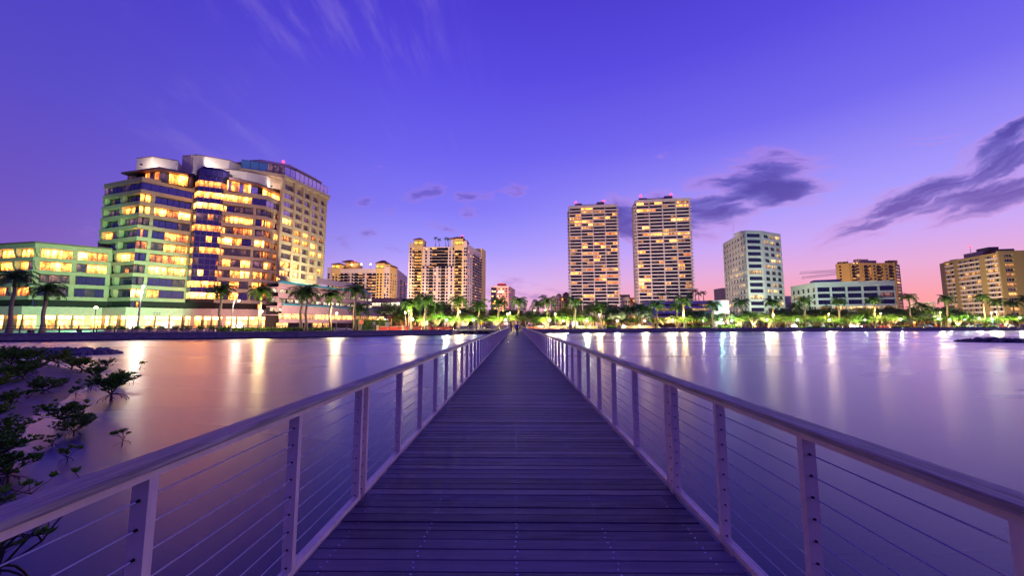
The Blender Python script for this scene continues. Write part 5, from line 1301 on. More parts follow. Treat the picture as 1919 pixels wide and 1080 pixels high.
PALMS = [(18, 524, 6), (80, 548, 5), (411, 548, 4), (486, 550, 5), (563, 553, 5), (573, 551, 3.5), (618, 557, 5), (664, 547, 4), (674, 582, 8),
         (770, 574, 8), (797, 566, 7), (813, 580, 14), (858, 567, 9), (897, 575, 12), (934, 570, 14), (972, 568, 8), (1009, 573, 24), (1025, 568, 12),
         (1078, 568, 8), (1114, 580, 16), (1127, 576, 12), (1148, 586, 20), (1165, 586, 22), (1182, 583, 14), (1198, 579, 16), (1212, 582, 20), (1232, 574, 8), (1270, 578, 16), (1282, 566, 10), (1337, 574, 9),
         (1391, 570, 10), (1450, 570, 11), (1494, 577, 22), (1510, 566, 12), (1575, 567, 12), (1641, 564, 12), (1708, 559, 12), (1731, 575, 22), (1778, 562, 12), (1847, 559, 13), (1873, 568, 15), (1903, 570, 17), (1930, 562, 14)]
for px, py, ex in PALMS:
    palm(px, py, shore_d(px, ex), lab('royal palm', px), scale=1.0 if px < 700 else 1.22)
for px, py in ((1306, 546), (1312, 552), (1321, 550), (1296, 553), (1240, 553), (1254, 552)):
    palm(px, py, 206, lab('small roof palm on the lavender terraces', px), group='roof palms on the terraced building', n=10, scale=.8, base_z=z_at(1270, 565, 206))
for px, py in ((813, 447), (820, 450), (833, 448), (838, 449)):
    palm(px, py, 366, lab('tiny lit palm on the condominium roof', px), group='roof palms on the condominium', n=9, scale=1.0, base_z=z_at(813, 462.5, 366))

LEAFS = {'dark': foliage_mat('leaf_dark', (0.035, 0.08, 0.015), (0.09, 0.16, 0.025)), 'olive': foliage_mat('leaf_olive', (0.07, 0.10, 0.015), (0.15, 0.18, 0.03)), 'light': foliage_mat('leaf_lamplit', (0.08, 0.17, 0.02), (0.18, 0.28, 0.04)), 'gray': foliage_mat('leaf_gray', (0.07, 0.10, 0.08), (0.13, 0.16, 0.12))}  # lamp light on the trees is put into the brighter leaf colours
def crown_mesh(seed, kind, n_clump, n_leaf, leaf):
    'leaf clumps on limb ends, unit crown about 2 wide and 1.5 high'
    rr = random.Random(seed); mb = MB(); limbs = MB(); cl = []
    for i in range(n_clump):
        a = rr.uniform(0, 6.283); e = rr.uniform(-.25, 1.0); rad = rr.uniform(.45, .95)
        c = Vector((math.cos(a) * rad * math.sqrt(max(0, 1 - e * e * .8)), math.sin(a) * rad * math.sqrt(max(0, 1 - e * e * .8)), .35 + e * .62 * rad)); cl.append((c, rr.uniform(.2, .36)))
        if i % 2 == 0: limbs.tube([(0, 0, -.75), c * .5 + Vector((0, 0, -.2)), c], [.035, .02, .006], 4, cap=False)
    for c, r_ in cl:
        for j in range(n_leaf):
            d = Vector((rr.gauss(0, 1), rr.gauss(0, 1), rr.gauss(0, 1))).normalized(); p = c + Vector((d.x, d.y, d.z * .72)) * r_ * rr.uniform(.55, 1.08)
            n_ = (d + Vector((rr.gauss(0, .5), rr.gauss(0, .5), rr.gauss(.3, .5)))).normalized(); e1 = n_.cross(Vector((rr.gauss(0, 1), rr.gauss(0, 1), .3))).normalized(); e2 = n_.cross(e1); s_ = leaf * rr.uniform(.6, 1.3)
            mb.face([p - e1 * s_, p + e2 * s_ * .5, p + e1 * s_, p - e2 * s_ * .5])
    return mb.mesh('crown', LEAFS[kind]), limbs.mesh('limb', M_bark)
CR = {k: [crown_mesh(i * 13 + 5 + j, k, 34, 150, .035) for j in range(3)] for i, k in enumerate(LEAFS)}
mb = MB(); mb.tube([(0, 0, 0), (.03, 0, .5), (0, 0, 1.0)], [.07, .05, .04], 7, cap=False); TRM = mb.mesh('trunk', M_bark, True)
def tree(px, py_top, D, w, kind, label, group, clear=.35):
    'w is the crown width in photograph pixels'
    p_ = col_at(px, D); zt = z_at(px, py_top, D); H = zt - LZ; W_ = w / FPX * D * .56
    r = thing('tree', label, 'tree', (p_.x, p_.y, LZ), group=group); rr = random.Random(int(px * 3))
    a, b = rr.choice(CR[kind]); hc = H * (1 - clear) / 1.35
    zc = LZ + H - hc * 1.05
    for me, nm_ in ((a, 'crown'), (b, 'limb')):
        o = link(nm_, me, r, (p_.x, p_.y, zc)); o.scale = (W_, W_, hc); o.rotation_euler = (0, 0, rr.uniform(0, 6))
    o = link('trunk', TRM, r, (p_.x, p_.y, LZ)); o.scale = (H * .55, H * .55, zc - hc * .6 - LZ if zc - hc * .6 > LZ + .5 else .8)
    return r
# back row: tall dark trees; px, top py, extra distance, width px, kind
BACK = [(735, 566, 20, 60, 'dark'), (762, 572, 26, 50, 'dark'), (790, 578, 30, 50, 'dark'), (827, 564, 40, 60, 'dark'), (850, 580, 30, 50, 'olive'), (880, 571, 26, 56, 'olive'), (912, 576, 24, 46, 'olive'), (935, 578, 26, 46, 'dark'), (958, 577, 28, 40, 'dark'),
        (985, 574, 22, 52, 'dark'), (1005, 582, 16, 56, 'dark'), (1035, 580, 26, 54, 'dark'), (1062, 572, 22, 46, 'olive'), (1092, 578, 20, 42, 'dark'), (1140, 572, 26, 40, 'dark'), (1150, 590, 22, 34, 'dark'), (1300, 578, 26, 60, 'dark'), (1318, 584, 18, 40, 'gray'), (1334, 588, 22, 44, 'olive'),
        (1364, 584, 20, 38, 'dark'), (1408, 580, 18, 46, 'dark'), (1432, 586, 26, 42, 'dark'), (1468, 576, 26, 60, 'dark'), (1502, 583, 24, 60, 'olive'), (1535, 572, 28, 62, 'dark'), (1562, 578, 24, 60, 'olive'), (1598, 574, 26, 66, 'olive'), (1625, 582, 22, 56, 'dark'), (1655, 576, 26, 60, 'dark'), (1688, 572, 26, 60, 'dark'),
        (1718, 576, 22, 56, 'dark'), (1745, 580, 24, 52, 'dark'), (1765, 572, 28, 60, 'dark'), (1790, 582, 24, 50, 'dark'), (1822, 586, 24, 44, 'dark'), (1900, 588, 26, 50, 'dark'), (1862, 592, 26, 40, 'olive')]
for px, py, ex, w_, kd in BACK: tree(px, py, shore_d(px, ex), w_, kd, lab({'dark': 'tall dark tree', 'olive': 'tall olive-lit tree', 'gray': 'gray-green tree'}[kd], px), 'tall trees of the waterfront park', clear=.22)
FRONT = [(792, 590, 9, 20, 'light'), (818, 586, 10, 34, 'light'), (846, 592, 11, 30, 'light'), (873, 590, 9, 30, 'light'), (903, 594, 12, 30, 'olive'), (929, 591, 9, 32, 'light'), (962, 589, 7, 26, 'light'), (978, 592, 9, 24, 'light'), (999, 598, 7, 18, 'light'), (1022, 592, 8, 22, 'light'), (1048, 592, 10, 26, 'light'),
         (1064, 590, 8, 28, 'light'), (1098, 592, 8, 24, 'light'), (1156, 584, 10, 34, 'gray'), (1204, 582, 10, 34, 'gray'), (1224, 596, 7, 18, 'olive'), (1244, 594, 8, 22, 'olive'), (1300, 594, 7, 44, 'light'), (1360, 585, 9, 28, 'gray'), (1388, 592, 8, 24, 'light'), (1412, 584, 8, 40, 'dark'), (1446, 596, 7, 26, 'light'), (1470, 592, 8, 30, 'light'), (1512, 598, 6, 20, 'dark'),
         (1536, 596, 8, 22, 'dark'), (1566, 596, 8, 36, 'light'), (1576, 600, 6, 22, 'dark'), (1612, 598, 7, 26, 'light'), (1640, 594, 10, 34, 'olive'), (1674, 590, 9, 32, 'light'), (1704, 596, 9, 26, 'gray'), (1738, 586, 12, 34, 'gray'), (1752, 594, 9, 22, 'dark'), (1795, 590, 9, 34, 'light'), (1826, 592, 11, 26, 'dark'), (1884, 592, 9, 34, 'light'), (1910, 590, 11, 30, 'light')]
for px, py, ex, w_, kd in FRONT: tree(px, py, shore_d(px, ex), w_, kd, lab({'dark': 'small dark clipped tree', 'olive': 'small olive tree', 'light': 'small bright green lit tree', 'gray': 'rounded gray-green tree'}[kd], px), 'small trees along the promenade', clear=.38)
MIDR = [(748, 588, 13, 26, 'olive'), (778, 592, 15, 24, 'light'), (806, 594, 14, 26, 'dark'), (832, 590, 16, 30, 'light'), (860, 586, 15, 34, 'olive'), (890, 588, 14, 32, 'light'), (917, 588, 15, 30, 'olive'), (942, 589, 14, 26, 'light'), (1010, 592, 12, 30, 'light'), (1038, 588, 14, 30, 'olive'), (1052, 586, 14, 28, 'light'),
        (1084, 588, 13, 30, 'light'), (1108, 590, 14, 24, 'olive'), (1132, 592, 13, 24, 'dark'), (1176, 592, 14, 24, 'olive'), (1192, 594, 13, 22, 'dark'), (1270, 592, 12, 30, 'light'), (1286, 590, 13, 30, 'light'), (1322, 592, 13, 28, 'olive'), (1376, 590, 13, 26, 'light'), (1398, 590, 14, 28, 'light'), (1424, 588, 13, 34, 'olive'),
        (1456, 588, 13, 34, 'light'), (1482, 590, 13, 32, 'light'), (1500, 588, 14, 30, 'olive'), (1526, 590, 14, 34, 'light'), (1550, 588, 14, 34, 'olive'), (1584, 590, 13, 34, 'olive'), (1602, 588, 14, 30, 'light'), (1628, 590, 13, 32, 'light'), (1658, 588, 14, 34, 'light'), (1690, 588, 14, 30, 'olive'), (1714, 590, 14, 30, 'dark'),
        (1770, 590, 14, 30, 'olive'), (1808, 592, 14, 32, 'light'), (1844, 594, 13, 30, 'olive'), (1860, 594, 14, 26, 'light'), (1896, 592, 14, 30, 'light')]
for px, py, ex, w_, kd in MIDR: tree(px, py, shore_d(px, ex), w_, kd, lab({'dark': 'mid-height dark tree', 'olive': 'mid-height olive tree', 'light': 'mid-height bright green tree'}[kd], px), 'middle row of park trees', clear=.25)
# hedges
def hedge(px0, px1, py_top, ex, label, m_='leaf_lamplit'):
    a, b = col_at(px0, shore_d(px0, ex)), col_at(px1, shore_d(px1, ex)); d = b - a; rr = random.Random(int(px0)); h = z_at(px0, py_top, a.y) - LZ; mb = MB(); n = int(d.length * 90)
    for i in range(min(n, 2600)):
        t = rr.random(); p = a + d * t; q = Vector((p.x + rr.uniform(-.6, .6), p.y + rr.uniform(-.7, .7), LZ + h * rr.random() ** .6)); e1 = Vector((rr.gauss(0, 1), rr.gauss(0, 1), rr.gauss(0, 1))).normalized() * .16; e2 = e1.cross(Vector((rr.gauss(0, 1), rr.gauss(0, 1), 1))).normalized() * .09
        mb.face([q - e1, q + e2, q + e1, q - e2])
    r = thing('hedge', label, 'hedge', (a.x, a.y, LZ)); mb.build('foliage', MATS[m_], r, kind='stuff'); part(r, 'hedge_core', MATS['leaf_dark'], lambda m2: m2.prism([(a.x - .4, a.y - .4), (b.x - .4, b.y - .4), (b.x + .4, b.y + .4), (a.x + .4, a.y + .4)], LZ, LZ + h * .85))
hedge(412, 428, 612, 4, 'low clipped hedge beside the curved street lamp'); hedge(440, 620, 614.5, 4, 'long low hedge before the shop arcade'); hedge(665, 722, 596, 14, 'tall bright green hedge with orange uplights')
hedge(1138, 1154, 611, 3, 'short bright hedge at the seawall before the nearer tower'); hedge(1290, 1330, 612, 5, 'low hedge before the terraced building'); hedge(1500, 1560, 612.5, 6, 'low hedge before the low white office', 'leaf_dark'); hedge(1672, 1705, 611, 4, 'low dark hedge at the seawall below the open sky', 'leaf_dark'); hedge(1345, 1385, 608, 9, 'hedge lit green by the lamp beside the beige building'); hedge(1790, 1810, 611.5, 4, 'small clipped hedge before the ochre flats')
hedge(1840, 1866, 611, 4, 'rounded hedge before the ochre flats, nearer the frame edge'.replace(', nearer the frame edge', ' beside the parked cars'))

# ---- lamps: every lamp that shines in the photograph carries its own light
def lamp_mat(name, c, e): return mat(name, c, .5, emit=c, estr=e)
LC = {'white': ((1.0, .88, .58), lamp_mat('globe_white', rgb(255, 246, 220), 60)), 'green': ((.78, 1.0, .6), lamp_mat('globe_green', rgb(220, 255, 225), 60)), 'yellow': ((1.0, .70, .28), lamp_mat('globe_yellow', rgb(255, 226, 150), 60)), 'orange': ((1.0, .45, .15), lamp_mat('globe_orange', rgb(255, 150, 60), 30)), 'teal': ((.4, 1.0, .78), lamp_mat('globe_teal', rgb(160, 255, 220), 50))}
M_pole = mat('lamp_pole', rgb(60, 56, 60), .5, metal=.3); M_polel = mat('lamp_pole_light', rgb(150, 150, 150), .5)
LP = {}
def lamp(px, py, D, colr, power, label, kind='globe', group='lamps along the waterfront', pole=True):
    p_ = col_at(px, D); z = z_at(px, py, D); c, m_ = LC[colr]; r = thing('street_lamp', label, 'lamp', (p_.x, p_.y, LZ), group=group)
    part(r, 'pole', M_pole if kind == 'globe' else M_polel, lambda mb: mb.tube([(p_.x, p_.y, LZ), (p_.x, p_.y, LZ + .5), (p_.x, p_.y, z - .3)], [.10, .06, .045], 7))
    part(r, 'lamp_head', m_, lambda mb: mb.ball((p_.x, p_.y, z), .20 if kind == 'globe' else .17, 10, 7), smooth=True)
    part(r, 'finial', M_pole, lambda mb: mb.tube([(p_.x, p_.y, z + .2), (p_.x, p_.y, z + .42)], [.1, .02], 6)); part(r, 'collar', M_pole, lambda mb: mb.tube([(p_.x, p_.y, z - .32), (p_.x, p_.y, z - .19)], [.05, .12], 7))
    ld = bpy.data.lights.new('lamp_light', 'POINT'); ld.energy = power * (D / 70.0) ** 1.1; ld.color = c; ld.shadow_soft_size = .30
    lo = bpy.data.objects.new('lamp_light', ld); COL.objects.link(lo); lo.parent = r; lo.location = (0, 0, z - LZ); 
    return r
PW = 3200.0
LAMPS = [(489, 583.5, 4, 'yellow', 1.0), (630, 587.6, 4.5, 'yellow', .8), (759, 586, 5, 'yellow', .4), (765.7, 583, 6, 'yellow', .9), (773, 599, 4, 'white', .5), (836.5, 600, 6, 'green', .7), (861.5, 585, 5, 'yellow', 1.0), (887, 600, 9, 'white', .5), (947, 600, 5, 'white', .6), (951, 589, 9, 'yellow', .3), (955, 587, 4, 'yellow', .7),
         (1002, 582, 30, 'yellow', .3), (1022.5, 581, 34, 'yellow', .3), (1040.5, 589, 9, 'yellow', .8), (1030, 601, 3, 'white', .7), (1056, 601.5, 3, 'white', .9), (1100, 601, 3, 'green', .9), (1124, 590, 5, 'yellow', .8), (1157, 601.5, 3, 'white', 1.0), (1208.5, 601.5, 3, 'white', 1.0), (1252, 603, 14, 'white', .8), (1261, 601, 5, 'white', 1.0), (1282.6, 591, 6, 'yellow', .8),
         (1318, 601, 4, 'white', .9), (1352.7, 599, 16, 'teal', 1.2), (1372, 601, 4, 'white', .9), (1438, 600, 4, 'white', 1.0), (1450.6, 590, 8, 'yellow', .5), (1495, 600.5, 4, 'white', .9), (1554.7, 589, 7, 'yellow', .8), (1555, 600, 4, 'white', .9), (1621, 599.7, 4, 'green', .9), (1652.6, 588, 7, 'yellow', .9), (1689, 599, 4, 'white', 1.2), (1714, 604.7, 12, 'orange', .5),
         (1760, 598, 5, 'white', .9), (1764, 586, 9, 'yellow', .9), (1780.8, 599.7, 4, 'white', 1.0), (1809, 599, 5, 'green', .8), (1836.5, 597, 5, 'white', .8), (1861.8, 598.7, 6, 'teal', .6), (1860, 586.6, 9, 'yellow', .5), (1870, 584.7, 9, 'yellow', .9), (1912.7, 596, 5, 'white', 1.0)]
for px, py, ex, cc, s_ in LAMPS:
    nm_ = ('%s globe lamp' % {'white': 'white', 'green': 'greenish', 'yellow': 'tall yellow', 'orange': 'low orange', 'teal': 'teal'}[cc])
    lamp(px, py, shore_d(px, ex + (2.5 if px > 970 and ex < 9 else 0)), cc, PW * s_, lab(nm_, px), 'globe' if cc in ('white', 'green', 'orange') else 'tall')
# added low garden lights, no fixtures seen, to brighten the park trees
for i, px in enumerate((790, 822, 850, 878, 908, 936, 1015, 1060, 1086, 1170, 1236, 1268, 1300, 1384, 1410, 1440, 1476, 1520, 1546, 1578, 1606, 1640, 1668, 1730, 1800, 1850, 1890)):
    D = shore_d(px, 7.5); p_ = col_at(px, D); r = thing('added_garden_light', lab('added low garden uplight', px), 'lamp', (p_.x, p_.y, LZ + .06), group='added garden uplights in the park')
    part(r, 'housing', M_pole, lambda mb: mb.tube([(p_.x, p_.y, LZ + .06), (p_.x, p_.y, LZ + .34)], [.07, .09], 7)); part(r, 'lens', LC['yellow'][1], lambda mb: mb.tube([(p_.x, p_.y, LZ + .342), (p_.x, p_.y, LZ + .36)], .06, 7))
    ld = bpy.data.lights.new('added_garden_beam', 'SPOT'); ld.energy = 5200; ld.color = (.92, 1.0, .45); ld.spot_size = R(125); ld.spot_blend = .6; ld.shadow_soft_size = .1
    lo = bpy.data.objects.new('added_garden_beam', ld); COL.objects.link(lo); lo.parent = r; lo.location = (0, 0, .4); lo.rotation_euler = (R(165), 0, 0)
# street lamps with arms on the left
def arm_lamp(px, pyh, D, heads, label):
    p_ = col_at(px, D); r = thing('street_lamp', label, 'lamp', (p_.x, p_.y, LZ), group='lamps along the waterfront'); zt = max(z_at(h[0], h[1], D) for h in heads)
    part(r, 'pole', M_polel, lambda mb: mb.tube([(p_.x, p_.y, LZ), (p_.x + .1, p_.y, LZ + (zt - LZ) * .8), (p_.x + .25, p_.y, zt + .1)], [.14, .09, .06], 8))
    for hx, hy in heads:
        q = col_at(hx, D); z = z_at(hx, hy, D)
        part(r, 'arm', M_polel, lambda mb: mb.tube([(p_.x + .1, p_.y, z - .2), ((p_.x + q.x) / 2, p_.y - .1, z + .25), (q.x, p_.y - .3, z + .22)], .04, 6))
        part(r, 'lamp_head', M_polel, lambda mb: mb.ball((q.x, p_.y - .3, z + .2), .3, 8, 5, sq=(1.2, .8, .4)))
        part(r, 'lamp_bulb', LC['white'][1], lambda mb: mb.ball((q.x, p_.y - .3, z), .14, 8, 5))
        ld = bpy.data.lights.new('lamp_light', 'POINT'); ld.energy = PW * .35; ld.color = (1, .86, .66); ld.shadow_soft_size = .2
        lo = bpy.data.objects.new('lamp_light', ld); COL.objects.link(lo); lo.parent = r; lo.location = (q.x - p_.x, -.3, z - LZ - .05)
arm_lamp(258, 0, shore_d(258, 3), [(265.6, 537.5), (263, 549.5)], 'tall street lamp with two bright heads before the office block')
arm_lamp(433, 0, shore_d(433, 3), [(447, 564)], 'street lamp with a single curved arm before the glass stair tower')
r = lamp(176.5, 577, shore_d(176, 3), 'yellow', 60, 'unlit looking lantern post before the green lit wing', 'globe')
# added floodlights at the foot of the facades, fixtures unseen, to brighten the walls
M_fix = mat('floodlight_housing', rgb(40, 40, 44), .5)
def flood(x, y, z, tx_, ty_, tz_, colr, power, ang, label, group='added facade floodlights', blend=.4, size=.3):
    r = thing('floodlight', label, 'floodlight', (x, y, z), group=group); part(r, 'housing', M_fix, lambda mb: mb.box(x - .3, x + .3, y - .25, y + .25, z + .05, z + .45)); part(r, 'bracket', M_fix, lambda mb: mb.box(x - .1, x + .1, y - .1, y + .1, z, z + .049))
    ld = bpy.data.lights.new('flood_light', 'SPOT'); ld.energy = power; ld.color = colr; ld.spot_size = R(ang); ld.spot_blend = blend; ld.shadow_soft_size = size
    lo = bpy.data.objects.new('flood_light', ld); COL.objects.link(lo); lo.parent = r; lo.location = (0, 0, .65)
    lo.rotation_euler = (Vector((x, y, z + .65)) - Vector((tx_, ty_, tz_))).to_track_quat('Z', 'Y').to_euler()
def c2(px, D): q = col_at(px, D); return q.x, q.y
WARM = (1.0, .72, .52); WHT = (1.0, .86, .72); GRN = (.25, 1.0, .42)
ADDED_FL = [ # px, D, target px, D, z, colour, power, angle, label
    (150, 70, 135, 118, 12, GRN, 330000, 50, 'unseen green floodlight on the lawn aimed at the low wing'),
    (60, 62, 60, 112, 14, GRN, 90000, 60, 'unseen green floodlight near the leaning palm before the wing'),
    (250, 84, 240, 124, 36, (.7, 1.0, .35), 30000, 40, 'added yellow-green floodlight aimed at the block corner'),
    (340, 88, 330, 128, 20, (1.0, .66, .5), 36000, 80, 'added warm floodlight before the office block corner'),
    (470, 92, 455, 138, 22, (1.0, .66, .52), 56000, 85, 'added warm floodlight before the hedge'),
    (540, 100, 520, 145, 26, (1.0, .68, .5), 42000, 75, 'added warm floodlight by the pair of palms'),
    (607, 148, 578, 168, 40, (.95, 1.0, .55), 60000, 100, 'added pale green floodlight on the garage deck'),
    (660, 120, 640, 150, 8, WARM, 14000, 90, 'added warm floodlight before the garage'),
    (730, 270, 670, 385, 35, WARM, 560000, 70, 'added warm floodlight under the long condominium'),
    (835, 260, 820, 360, 45, WARM, 650000, 80, 'added warm floodlight under the tall condominium'),
    (925, 300, 890, 385, 45, (1.0, .78, .62), 240000, 80, 'added warm floodlight beside the tall condominium'),
    (760, 300, 738, 400, 25, (1.0, .7, .45), 160000, 70, 'added amber floodlight between the two condominiums'),
    (940, 400, 938, 500, 35, (1.0, .5, .45), 650000, 60, 'unseen pink floodlight under the distant high-rise'),
    (1100, 240, 1110, 333, 60, (1.0, .76, .64), 340000, 90, 'added warm floodlight below the nearer tower'),
    (1245, 225, 1242, 308, 60, (1.0, .76, .64), 320000, 90, 'added warm floodlight below the taller tower'),
    (1385, 205, 1380, 262, 12, WHT, 60000, 90, 'added white floodlight at the foot of the gridded office'),
    (1445, 200, 1440, 245, 22, (.6, 1.0, .75), 70000, 90, 'added greenish floodlight beside the gridded office'),
    (1560, 190, 1570, 227, 18, (.8, 1.0, .8), 50000, 110, 'added pale floodlight before the low white office'),
    (1640, 270, 1640, 338, 40, (1.0, .75, .4), 420000, 90, 'added amber floodlight behind the low white office'),
    (1790, 205, 1815, 240, 28, (1.0, .82, .5), 260000, 130, 'added amber floodlight under the ochre flats'),
    (1352, 205, 1352, 222, 6, (.5, 1.0, .8), 16000, 120, 'added teal floodlight at the beige wall'),
]
for px, D, tpx, tD, tz, cc, pw, an, lb in ADDED_FL:
    x, y = c2(px, D); a_, b_ = c2(tpx, tD); z0 = LZ if 'garage deck' not in lb else 16.02
    flood(x, y, z0, a_, b_, tz, cc, pw, an, lb)
# roof screen floodlights
for px, py, tpx, tpy, zz in ((270, 312, 272, 300, ZP), (432, 326, 434, 319, ZP), (512, 352, 510, 338, ZP), (385, 318, 390, 296, ZG + .3)):
    p_ = P2(px, py, zz); t_ = P2(tpx, tpy, zz + 3.5)
    F_ = frame(P1, Pm); src = p_
    d_ = (t_ - p_)
    flood(src.x, src.y - 1.0, zz + .02, t_.x, t_.y + 4, zz + 3.0, WHT, 900 if px > 500 else 2600, 140, lab('small floodlight on the office roof', px), group='roof floodlights of the office')
part(O, 'beacon', MATS['red_beacon'], lambda mb: mb.ball((P2(515, 297, ZK + 4).x, P2(515, 297, ZK + 4).y + 6, ZK + 5.2), .55, 8, 5)); part(O, 'beacon_mast', M_brown_c, lambda mb: mb.tube([(P2(515, 297, ZK + 4).x, P2(515, 297, ZK + 4).y + 6, ZK + 3.3), (P2(515, 297, ZK + 4).x, P2(515, 297, ZK + 4).y + 6, ZK + 4.7)], .15, 5))
ld = bpy.data.lights.new('beacon_light', 'POINT'); ld.energy = 900; ld.color = (1, .1, .15); ld.shadow_soft_size = .5; lo = bpy.data.objects.new('beacon_light', ld); COL.objects.link(lo); q = P2(515, 297, ZK + 4); lo.location = (q.x, q.y + 5, ZK + 6.4)

# ---- promenade fence on the left seawall
def prom_fence():
    pts = offset(shore[1:6], .1); r = thing('promenade_railing', 'dark metal railing with posts along the top of the office seawall', 'railing', (pts[2].x, pts[2].y, LZ)); M_f = mat('dark_railing', rgb(44, 34, 52), .5, metal=.3)
    zb = 0.98 + .225
    for h_ in (1.0, .55): part(r, 'rail', M_f, lambda mb: ribbon(mb, pts, -.035, .035, zb + h_ - .03, zb + h_ + .03))
    for a, b in zip(pts[:-1], pts[1:]):
        F = frame(a, b); n = int(F.L / 2.0); 
        for i in range(n):
            c = F(F.L * i / n, 0, 0)
            if c[1] < 30: continue
            part(r, 'post', M_f, lambda mb: mb.box(c[0] - .05, c[0] + .05, c[1] - .05, c[1] + .05, zb, zb + 1.04))
prom_fence()
# planters along the railing
M_planter = mat('planter_concrete', rgb(196, 166, 150), .8)
for i, px in enumerate((205, 230, 255, 280, 303, 328, 352, 376, 398)):
    D = shore_d(px, 1.6); p_ = col_at(px, D); r = thing('planter', lab('pink planter box with a round shrub', px), 'planter', (p_.x, p_.y, LZ), group='planters by the railing')
    F = frame(col_at(px - 8, shore_d(px - 8, 1.6)), col_at(px + 8, shore_d(px + 8, 1.6))); part(r, 'box', M_planter, lambda mb: mb.fbox(F, 0.1, F.L - .1, -.4, .3, LZ, LZ + .6)); part(r, 'shrub', MATS['leaf_lamplit'], lambda mb: [mb.face([(p_.x + x + dx_, p_.y + y, LZ + .6 + z), (p_.x + x, p_.y + y + .08, LZ + .7 + z), (p_.x + x - dx_, p_.y + y, LZ + .62 + z), (p_.x + x, p_.y + y - .08, LZ + .55 + z)]) for q in range(160) for x, y, z, dx_ in [(random.gauss(0, .28), random.gauss(0, .2), random.uniform(0, .5), .09)]])
# ---- pier on piles between the seawall and the boardwalk
def pier():
    a, b = Vector((-14.6, 93.0)), Vector((-1.65, 97.6)); F = frame(a, b); r = thing('pier', 'low concrete pier on square piles joining the boardwalk from the garden side', 'pier', (a.x, a.y, 0)); M_p = mat('pier_concrete', rgb(130, 118, 118), .8, grain=.2)
    part(r, 'deck', M_p, lambda mb: mb.fbox(F, 0, F.L, -5.5, 0, .62, .98)); part(r, 'beam', mat('pier_beam', rgb(70, 60, 64), .8), lambda mb: mb.fbox(F, .1, F.L - .1, -.9, -.4, .2, .618))
    n = 7
    for i in range(n):
        u_ = F.L * (i + .4) / n
        for v_ in (-.35, -4.6): part(r, 'pile', M_p, lambda mb: mb.fbox(F, u_ - .25, u_ + .25, v_ - .4, v_ + .2, -2.0, .617 if v_ < -1 else .6))
        if i % 2 == 0: part(r, 'pile_cap', M_p, lambda mb: mb.fbox(F, u_ - .45, u_ + .45, .01, .35, .25, .97))
    M_w = mat('white_picket', rgb(200, 196, 186), .5); part(r, 'rail', M_w, lambda mb: mb.fbox(F, 0, F.L, -.12, -.04, 1.98, 2.05)); part(r, 'rail', M_w, lambda mb: mb.fbox(F, 0, F.L, -.12, -.04, 1.08, 1.14))
    for i in range(int(F.L / .32)): part(r, 'picket', M_w, lambda mb: mb.fbox(F, i * .32, i * .32 + .05, -.1, -.06, .981, 1.98))
pier()
# fence along the park, red and pink low walls behind the lawn
def park_walls():
    for px0, px1, ex, m_, lb in ((705, 850, 11, mat('red_wall', rgb(170, 50, 44), .7), 'long low red wall behind the railing before the garden trees'), (985, 1062, 9, mat('terracotta_wall', rgb(196, 112, 84), .7), 'low terracotta wall beyond the boardwalk end'), (1070, 1120, 9, mat('tan_wall', rgb(190, 150, 110), .8), 'low tan wall before the nearer tower'), (1165, 1230, 8, MATS['tan_wall'], 'low tan wall between the twin towers'), (1640, 1700, 14, MATS['red_wall'], 'red low wall behind the lawn beside the parked cars')):
        a, b = col_at(px0, shore_d(px0, ex)), col_at(px1, shore_d(px1, ex)); F = frame(a, b); r = thing('low_wall', lb, 'wall', (a.x, a.y, LZ))
        part(r, 'wall', m_, lambda mb: mb.fbox(F, 0, F.L, -.2, .2, LZ, LZ + .85)); part(r, 'coping', M_planter, lambda mb: mb.fbox(F, -.05, F.L + .05, -.26, .26, LZ + .853, LZ + .95))
        for i in range(max(2, int(F.L / 6))): part(r, 'pier', M_planter, lambda mb: mb.fbox(F, i * 6, i * 6 + .6, -.3, .3, LZ, LZ + 1.25))
    # garden building with red-lit arches
    D = shore_d(770, 24); a, b = col_at(728, D), col_at(806, D); F = frame(a, b); M_a = mat('salmon_wall', rgb(230, 130, 100), .7); r = thing('garden_arcade', 'salmon lit arcade wall glowing between the garden tree trunks', 'building', (a.x, a.y, LZ))
    part(r, 'wall', M_a, lambda mb: mb.fbox(F, 0, F.L, -3, -.5, LZ, LZ + 3.6))
    for i in range(9): part(r, 'column', M_a, lambda mb: mb.fbox(F, F.L * i / 9, F.L * i / 9 + .5, -.49, .1, LZ, LZ + 3.3)); window(r, F, F.L * i / 9 + .6, F.L * (i + 1) / 9 - .1, -.4, LZ + .1, LZ + 2.9, 1, L_or, name='lit_arch')
    part(r, 'cornice', M_a, lambda mb: mb.fbox(F, -.3, F.L + .3, -.48, .3, LZ + 3.302, LZ + 3.75))
park_walls()
